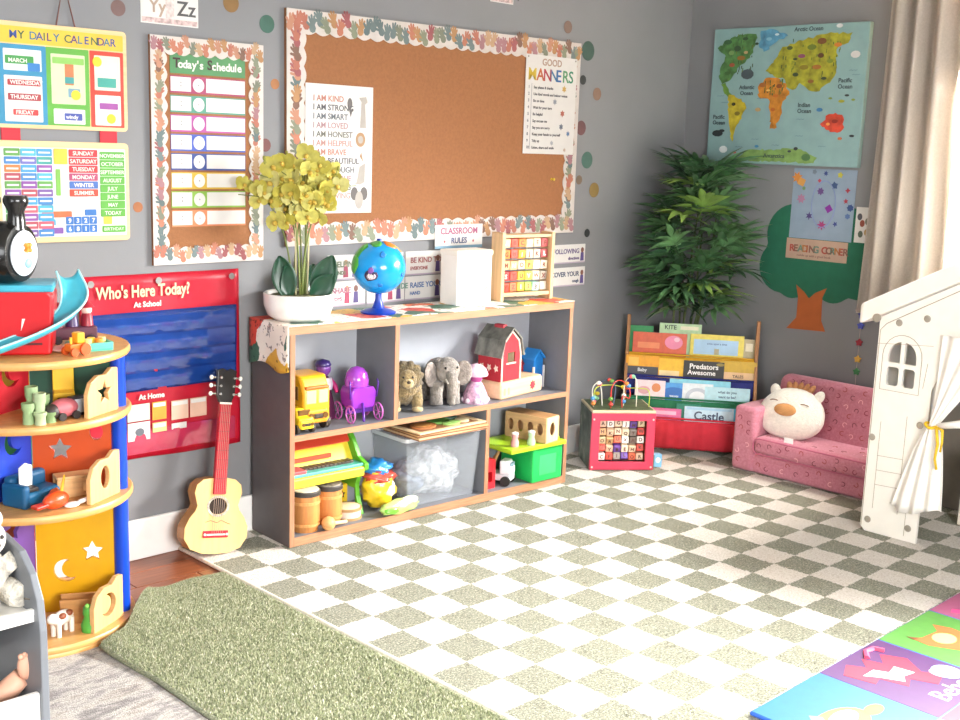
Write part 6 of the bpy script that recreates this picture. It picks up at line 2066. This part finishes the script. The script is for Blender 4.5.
# toys on the tower floors
o = thing('toy_sofa', 'teal blue toy sofa on the middle tower floor', 'toy', on_tower(-108, .135, 1), math.radians(20))
B(-.075, .06, -.04, .05, 0, .045).build('seat', M('#12608a', .5), o, bevel=.012, seg=3)
B(-.075, .06, .02, .055, .03, .085).build('backrest', M('#0f5078', .5), o, bevel=.012, seg=3)
B(-.085, -.06, -.042, .052, .0, .07).build('armrest', M('#0f5078', .5), o, bevel=.01, seg=3)
o = thing('toy_chair', 'white and black toy chair standing on the teal toy sofa', 'toy', (on_tower(-108, .135, 1)[0] - .036, on_tower(-108, .135, 1)[1] - .03, lv[1] + .0455), math.radians(10))
B(-.02, .02, -.02, .02, 0, .012).build('seat', M('#2c2826', .5), o, bevel=.003)
MB().plate([(-.02, .0), (.02, 0), (.022, .07), (.0, .08), (-.02, .068)], [], .012, .02).build('backrest', M('#efeae2', .5), o, bevel=.003)
o = thing('toy_bird_plane', 'orange red toy bird glider lying on the middle tower floor', 'toy', on_tower(-98, .235, 1), math.radians(20))
MB().ball((0, 0, .028), (.045, .024, .025), 16, 10).build('body', M('#dc4a1c', .35), o, smooth=180)
MB().plate([(-.01, -.01), (.05, .035), (.065, .06), (.03, .05), (-.02, .015)], [], .03, .042, 'z').build('wing', M('#e2602a', .35), o, bevel=.004)
MB().plate([(-.08, -.012), (-.03, -.012), (-.03, .016), (-.075, .02)], [], .018, .028, 'z').build('tail', M('#c83018', .35), o, bevel=.003)
MB().cyl((.02, 0, .04), (.055, .02, .085), .006, .003, n=8).build('beak', M('#e8b03a', .4), o, smooth=50)
o = thing('toy_spoon', 'white plastic toy spoon beside the orange bird', 'toy', on_tower(-80, .24, 1), math.radians(8))
MB().ball((-.03, 0, .008), (.025, .016, .008), 14, 8).build('bowl', M('#f2eee8', .4), o, smooth=180)
MB().tube([(-.008, 0, .01), (.03, .004, .013), (.055, .0, .008)], [.007, .006, .008], 8).build('handle', M('#f2eee8', .4), o, smooth=180)
o = thing('toy_bench', 'small plain wooden toy bench near the oval railing board', 'toy', on_tower(-62, .15, 1), math.radians(-10))
MB().plate([(-.055, 0), (.055, 0), (.055, .055), (-.055, .055)], [rrect(.02, .04, .012, .04, .003)], -.025, -.015).build('front_board', wood('#cfa06a', .15, 0, 6), o, bevel=.002)
B(-.055, .055, -.025, .03, .055, .065).build('seat_board', wood('#d8aa74', .15, 0, 6), o, bevel=.002)
B(-.055, .055, .022, .03, 0, .055).build('back_board', wood('#cfa06a', .15, 0, 6), o, bevel=.002)
# upper floor
o = thing('green_toy_castle', 'pale green knobbly toy castle on the upper tower floor', 'toy', on_tower(-108, .22, 2), .3)
for k, (x, y, h) in enumerate(((-.03, 0, .06), (0, -.012, .085), (.028, .005, .075), (.0, .02, .1), (-.015, -.03, .035), (.02, -.03, .03))):
    MB().lathe([(0, 0), (.016, 0), (.014, h * .6), (.018, h * .75), (.018, h), (.012, h), (0, h * .9)], 10).build('turret', M(['#8fa878', '#a8b890', '#7a9464'][k % 3], .6, var=.15), o, (x, y, 0), smooth=50)
o = thing('toy_piglet_car', 'dusty pink toy car with dark ends on the upper tower floor', 'toy vehicle', on_tower(-88, .215, 2), .15)
MB().ball((0, 0, .032), (.045, .026, .028), 16, 10).build('body', M('#b8626a', .45), o, smooth=180)
MB().ball((-.04, -.004, .026), (.022, .022, .024), 12, 8).build('nose', M('#2f2422', .5), o, smooth=180)
for x in (-.02, .025):
    for y in (-.024, .024):
        MB().cyl((x, y - .004, .012), (x, y + .004, .012), .012, n=12).build('wheel', M('#2a2422', .5), o, smooth=50)
o = thing('toy_television', 'tiny black framed toy television with a grey screen', 'toy', on_tower(-73, .205, 2), .15)
B(-.03, .03, -.012, .012, 0, .058).build('case', M('#26242a', .4), o, bevel=.004)
B(-.023, .023, -.0135, -.0115, .01, .05).build('screen', M('#b8c0c4', .3), o)
o = thing('yellow_toy_chair', 'yellow toy chair on the upper tower floor beside the star railing', 'toy', on_tower(-60, .12, 2), -.4)
B(-.03, .03, -.03, .03, .04, .055).build('seat', M('#e0b420', .4), o, bevel=.003)
B(-.03, .03, .02, .032, .05, .12).build('backrest', M('#e0b420', .4), o, bevel=.003)
for x in (-.024, .024):
    for y in (-.024, .024):
        B(x - .006, x + .006, y - .006, y + .006, 0, .042).build('leg', M('#d8a81c', .4), o)
# ground floor of the tower
o = thing('toy_farm_cow', 'white and brown toy cow on the lowest tower floor', 'toy', on_tower(-93, .2, 0), .4)
mb = MB().ball((0, 0, .05), (.042, .02, .022), 16, 10)
for x in (-.026, .026):
    for y in (-.011, .011):
        mb.cyl((x, y, .045), (x, y, 0), .008, .007, n=8)
mb.ball((-.045, -.004, .062), (.018, .013, .015), 12, 8)
mb.build('body', M('#e8e0d4', .5), o, smooth=60)
for x, z in ((.015, .062), (-.012, .06)):
    MB().ball((x, -.012, z), (.014, .01, .01), 10, 6).build('brown_spot', M('#8a4a2c', .5), o, smooth=180)
o = thing('green_toy_frog', 'green toy frog figure beside the toy cow', 'toy', on_tower(-76, .238, 0), 0)
MB().lathe([(0, 0), (.022, 0), (.024, .02), (.014, .045), (.018, .055), (.016, .075), (0, .085)], 16).build('body', M('#4fa03a', .45), o, smooth=60)
for x in (-.01, .01):
    MB().ball((x, -.01, .083), .007, 10, 6).build('eye', M('#8ad05a', .4), o, smooth=180)
o = thing('wooden_toy_cradle', 'small wooden toy cradle beside the crescent railing board', 'toy', on_tower(-62, .155, 0), -.5)
MB().plate([(-.05, 0), (.05, 0), (.055, .075), (-.055, .075)], [], -.03, -.022).build('side_board', wood('#c08a50', .15, 0, 6), o, bevel=.002)
MB().plate([(-.05, 0), (.05, 0), (.055, .075), (-.055, .075)], [], .022, .03).build('side_board', wood('#c08a50', .15, 0, 6), o, bevel=.002)
B(-.05, .05, -.022, .022, .01, .018).build('bottom_board', wood('#c08a50', .15, 0, 6), o)

# red toy playset with a black boiler front and a turquoise slide, on top of the tower
tr0 = on_tower(-118, .12, 3)
o = thing('red_toy_playset', 'red toy train playset with a black round front and turquoise curved slide', 'toy', (tr0[0] + .0, tr0[1] + .02, lv[3]), math.radians(-28))
rdm = M('#c8141e', .3, coat=.4)
MB().plate([(-.20, 0), (.09, 0), (.10, .17), (.085, .185), (-.20, .185)], [], -.07, .09).build('body', rdm, o, bevel=.012, seg=3)
B(-.21, .10, -.078, .098, .18, .20).build('blue_deck', M('#3fa4bc', .35), o, bevel=.006)
B(-.062, -.058, -.0715, -.069, .0, .175).build('door_seam', M('#4a0a10', .6), o)
B(-.2, .065, -.0725, -.069, .03, .036).build('door_seam', M('#4a0a10', .6), o)
MB().plate([(0, 0), (.012, .035), (.004, .035)], [], -.0722, -.069).build('sticker', M('#f0e4e0', .5), o, (.01, 0, .07))
B(-.12, -.075, -.074, -.069, .105, .165).build('sticker', M('#5a5aa8', .5), o)
bk = M('#191817', .25, coat=.3)
MB().xf(Matrix.Translation((-.035, .0, .285)) @ Matrix.Rotation(math.radians(62), 4, 'Z') @ Matrix.Rotation(PI / 2, 4, 'X')).lathe([(0, -.11), (.07, -.11), (.086, -.09), (.088, .04), (.08, .058), (.062, .06), (0, .06)], 32).build('boiler', bk, o, smooth=40)
MB().xf(Matrix.Translation((-.035, .0, .285)) @ Matrix.Rotation(math.radians(62), 4, 'Z') @ Matrix.Rotation(PI / 2, 4, 'X')).lathe([(.06, .06), (.064, .066), (.058, .071), (0, .074)], 32).build('dial_face', M('#dfe6ee', .35), o, smooth=40)
mxf = Matrix.Translation((-.035, .0, .285)) @ Matrix.Rotation(math.radians(62), 4, 'Z')
for a in (PI / 4, -PI / 4):
    MB().xf(mxf @ Matrix.Translation((0, -.078, .016)) @ Matrix.Rotation(a, 4, 'Y')).cbox((0, 0, 0), (.03, .01, .009)).build('wheel_knob', M('#c88a2a', .4), o)
MB().xf(mxf).ball((.006, -.074, -.028), (.016, .006, .014), 12, 8).build('dial_print', M('#8ab0dc', .4), o, smooth=180)
for y_, hgt in ((-.05, .095), (.045, .09)):
    MB().xf(mxf).lathe([(.026, 0), (.024, .03), (.022, .05), (.034, .075), (.034, .085), (.03, hgt), (0, hgt)], 20, (0.0, y_ * .9 + .0, .065)).build('smoke_stack', bk, o, smooth=50)
def slide_c(t):
    ang = 1.25 - 2.9 * t
    r_ = .10 - .0 * t
    return Vector((.10 + .055 * math.sin(t * PI) + .03 * (1 - t) - .17 * t * t, .06 - .19 * t, .205 - .195 * t ** .85))
mb = MB()
def slf(u, v):
    t = v
    c = slide_c(t)
    d = (slide_c(min(1, t + .02)) - slide_c(max(0, t - .02)))
    d.z = 0
    d.normalize()
    s_ = Vector((d.y, -d.x, 0))
    w = (u - .5) * 2
    return tuple(c + s_ * w * .036 + Vector((0, 0, .022 * abs(w) ** 3)))
mb.grid(slf, 12, 30)
mb.build('slide', M('#3fa8bc', .3, coat=.4), o, smooth=180, thick=.004)
for u in (0, 1):
    MB().tube([Vector(slf(u, i / 30)) for i in range(31)], .0035, 6).build('slide_rail', M('#a9dce0', .3), o, smooth=180)
# small figures and boxes on the tower top
o = thing('orange_toy_tractor', 'orange and yellow toy tractor on the tower top', 'toy vehicle', on_tower(-78, .225, 3), .2)
B(-.028, .028, -.016, .016, .012, .034).build('body', M('#dc6a1e', .35), o, bevel=.004)
B(-.004, .022, -.014, .014, .034, .065).build('cab', M('#e8a024', .35), o, bevel=.004)
for x, r_ in ((-.02, .012), (.017, .017)):
    for y in (-.02, .02):
        MB().cyl((x, y - .004, r_), (x, y + .004, r_), r_, n=14).build('wheel', M('#c8521c', .4), o, smooth=50)
MB().cyl((-.016, 0, .034), (-.016, 0, .052), .004, n=8).build('exhaust', M('#e8b030', .4), o)
o = thing('teal_toy_tray', 'teal toy tray of yellow and orange pieces on the tower top', 'toy', on_tower(-55, .2, 3), -.1)
MB().plate(rrect(-.06, .06, -.035, .035, .006), [], 0, .006, 'z').build('base', M('#4aa894', .4), o)
MB().plate(rrect(-.06, .06, -.035, .035, .006), [rrect(-.054, .054, -.029, .029, .005)], .006, .024, 'z').build('wall', M('#5ab8a0', .4), o)
for k in range(6):
    MB().cyl((-.04 + k * .016, -.012 + (k % 2) * .02, .006), (-.04 + k * .016, -.012 + (k % 2) * .02, .034), .011, n=12).build('piece', M(['#e8c23a', '#e08a2a', '#f2dc8a'][k % 3], .4), o, smooth=50)
o = thing('toy_hat_train', 'burgundy toy wagon with white capped riders on the tower top', 'toy vehicle', on_tower(-12, .13, 3), -.15)
B(-.07, .07, -.025, .025, .012, .05).build('wagon', M('#4a1a30', .4), o, bevel=.006)
for k, x in enumerate((-.045, .0, .045)):
    MB().lathe([(0, 0), (.02, 0), (.017, .03), (.012, .04), (0, .042)], 14).build('rider_body', M(['#7a1a2c', '#3a2a5a', '#8a1a2c'][k], .4), o, (x, 0, .048), smooth=50)
    MB().ball((x, 0, .098), .016, 12, 8).build('rider_head', M('#e8d6c8', .5), o, smooth=180)
    MB().lathe([(.024, 0), (.02, .006), (.012, .016), (0, .02)], 14).build('rider_hat', M(['#8a1a30', '#f0ece6', '#9a1a2c'][k], .5), o, (x, 0, .106), smooth=50)
for x in (-.05, .05):
    for y in (-.026, .026):
        MB().cyl((x, y - .004, .013), (x, y + .004, .013), .013, n=12).build('wheel', M('#2a1a20', .5), o, smooth=50)
o = thing('pale_toy_plate', 'pale pink toy plate at the tower top rim', 'toy', on_tower(-72, .155, 3), 0)
MB().lathe([(0, 0), (.03, 0), (.045, .008), (.043, .01), (.028, .004), (0, .004)], 24).build('plate', M('#eccfc4', .4), o, smooth=50)

# ------------------------------------------------------------------ grey toy rack with white boards
SX = -4.0
st = thing('grey_toy_rack', 'grey toy rack with a curved side panel and white shelf boards', 'toy rack', (SX, -1.19, 0.009))
# local: x 0 is the right side panel, y 0 the front edge
prof = [(0, 0), (.34, 0), (.34, .545), (.2, .54), (.10, .525), (.045, .485), (.012, .43), (0, .36)]
gs = M('#70747a', .45, var=.03)
for x in (-.018, -.66):
    MB().plate(prof, [], x, x + .018, 'x').build('side_panel', gs, st, bevel=.003)
wsh = M('#efeeea', .4, var=.02)
B(-.66, -.018, .03, .32, .375, .392).build('shelf_board', wsh, st)
B(-.66, -.018, .028, .04, .392, .405).build('shelf_lip', wsh, st)
B(-.642, -.018, .012, .028, .05, .205).build('bin_front', wsh, st, bevel=.003)
B(-.642, -.018, .3, .316, .05, .205).build('bin_back', wsh, st, bevel=.003)
B(-.642, -.018, .028, .3, .05, .06).build('bin_bottom', wsh, st)
B(-.66, -.018, .325, .34, .0, .5).build('back_panel', M('#4a4d52', .5), st)
# plush on the upper board
o = thing('white_plush_toy', 'white plush animal with a grey stitched paw on the grey toy rack', 'plush toy', (SX - .075, -1.19 + .13, .009 + .3925), .2)
mb = MB()
mb.ball((0, .02, .07), (.052, .05, .072), 20, 14)
mb.ball((0, .01, .165), (.045, .042, .045), 18, 12)
mb.tube([(.035, -.01, .04), (.04, -.045, .03), (.042, -.06, .03)], [.03, .03, .026], 10)
mb.tube([(-.035, -.01, .04), (-.04, -.045, .03), (-.042, -.06, .03)], [.03, .03, .026], 10)
mb.tube([(.04, .01, .11), (.055, -.015, .08)], [.022, .02], 10)
mb.build('body', fur('#d9d2c4'), o, smooth=180)
for sx in (-1, 1):
    MB().ball((sx * .032, .012, .205), (.014, .01, .02), 10, 8).build('ear', fur('#d9d2c4'), o, smooth=180)
    MB().ball((sx * .016, -.03, .175), .005, 8, 6).build('eye', M('#2a2422', .3), o, smooth=180)
MB().tube([(.03, -.085, .035), (.042, -.09, .03), (.054, -.085, .036)], .0025, 5).build('stitching', M('#5a5248', .7), o)
MB().ball((0, -.036, .16), (.008, .006, .006), 8, 6).build('nose', M('#4a3c34', .5), o, smooth=180)
# baby doll lying in the bin, feet up
skin = M('#dba88e', .55, var=.05, vscale=20)
o = thing('baby_doll', 'bare footed baby doll lying in the white bin of the grey rack', 'doll', (SX - .115, -1.19 + .105, .009 + .0605), .1)
mb = MB()
mb.ball((-.15, .05, .07), (.1, .06, .06), 18, 12)
for fx, fy, fz, lean in ((-.045, -.07, .16, -.25), (.09, -.035, .185, .15)):
    mb.tube([(-.1 + fx * .3, .02, .08), (fx - .03, fy + .05, .11), (fx, fy + .02, fz - .03)], [.035, .03, .024], 10)
    mb.ball((fx + .006, fy + .006, fz - .0), (.022, .018, .034), 14, 10)
    for k in range(5):
        mb.ball((fx - .014 + k * .0085 + lean * .02, fy - .002, fz + .034 - .003 * abs(k - 1)), .0075 if k == 0 else .0056, 8, 6)
mb.build('body', skin, o, smooth=180)
MB().ball((-.15, .06, .07), (.106, .068, .064), 18, 12).build('romper', M('#4a4440', .8), o, smooth=180)
MB().ball((-.3, .06, .09), (.062, .058, .062), 18, 12).build('head', skin, o, smooth=180)

# ------------------------------------------------------------------ warm wall lamp above the window
lp = thing('wall_lamp', 'small warm wall lamp above the window beside the curtain', 'lamp', (0, -1.62, 2.36), WALLB)
MB().cyl((0, 0, 0), (0, -.012, 0), .045, n=24).build('wall_plate', white_trim, lp, smooth=50)
MB().tube([(0, -.01, 0), (0, -.06, .01), (0, -.1, .03)], .008, 8).build('arm', white_trim, lp, smooth=180)
bulb_m, nt, b, tc = node_mat('warm_bulb')
b.inputs['Base Color'].default_value = lin('#ffd9a0')
b.inputs['Emission Color'].default_value = lin('#ffb45a')
b.inputs['Emission Strength'].default_value = 12
MB().ball((0, -.1, .055), .03, 16, 12).build('bulb', bulb_m, lp, smooth=180)
MB().lathe([(.05, .0), (.075, -.07)], 24, (0, -.1, .1)).build('shade', M('#e8dcc8', .8), lp, smooth=180, thick=.002)
pl_ = bpy.data.lights.new('wall_lamp_light', 'POINT')
pl_.energy = 14
pl_.color = (1.0, .52, .14)
pl_.shadow_soft_size = .03
po_ = bpy.data.objects.new('wall_lamp_light', pl_)
col.objects.link(po_)
po_.parent = lp
po_.location = (0, -.1, .01)
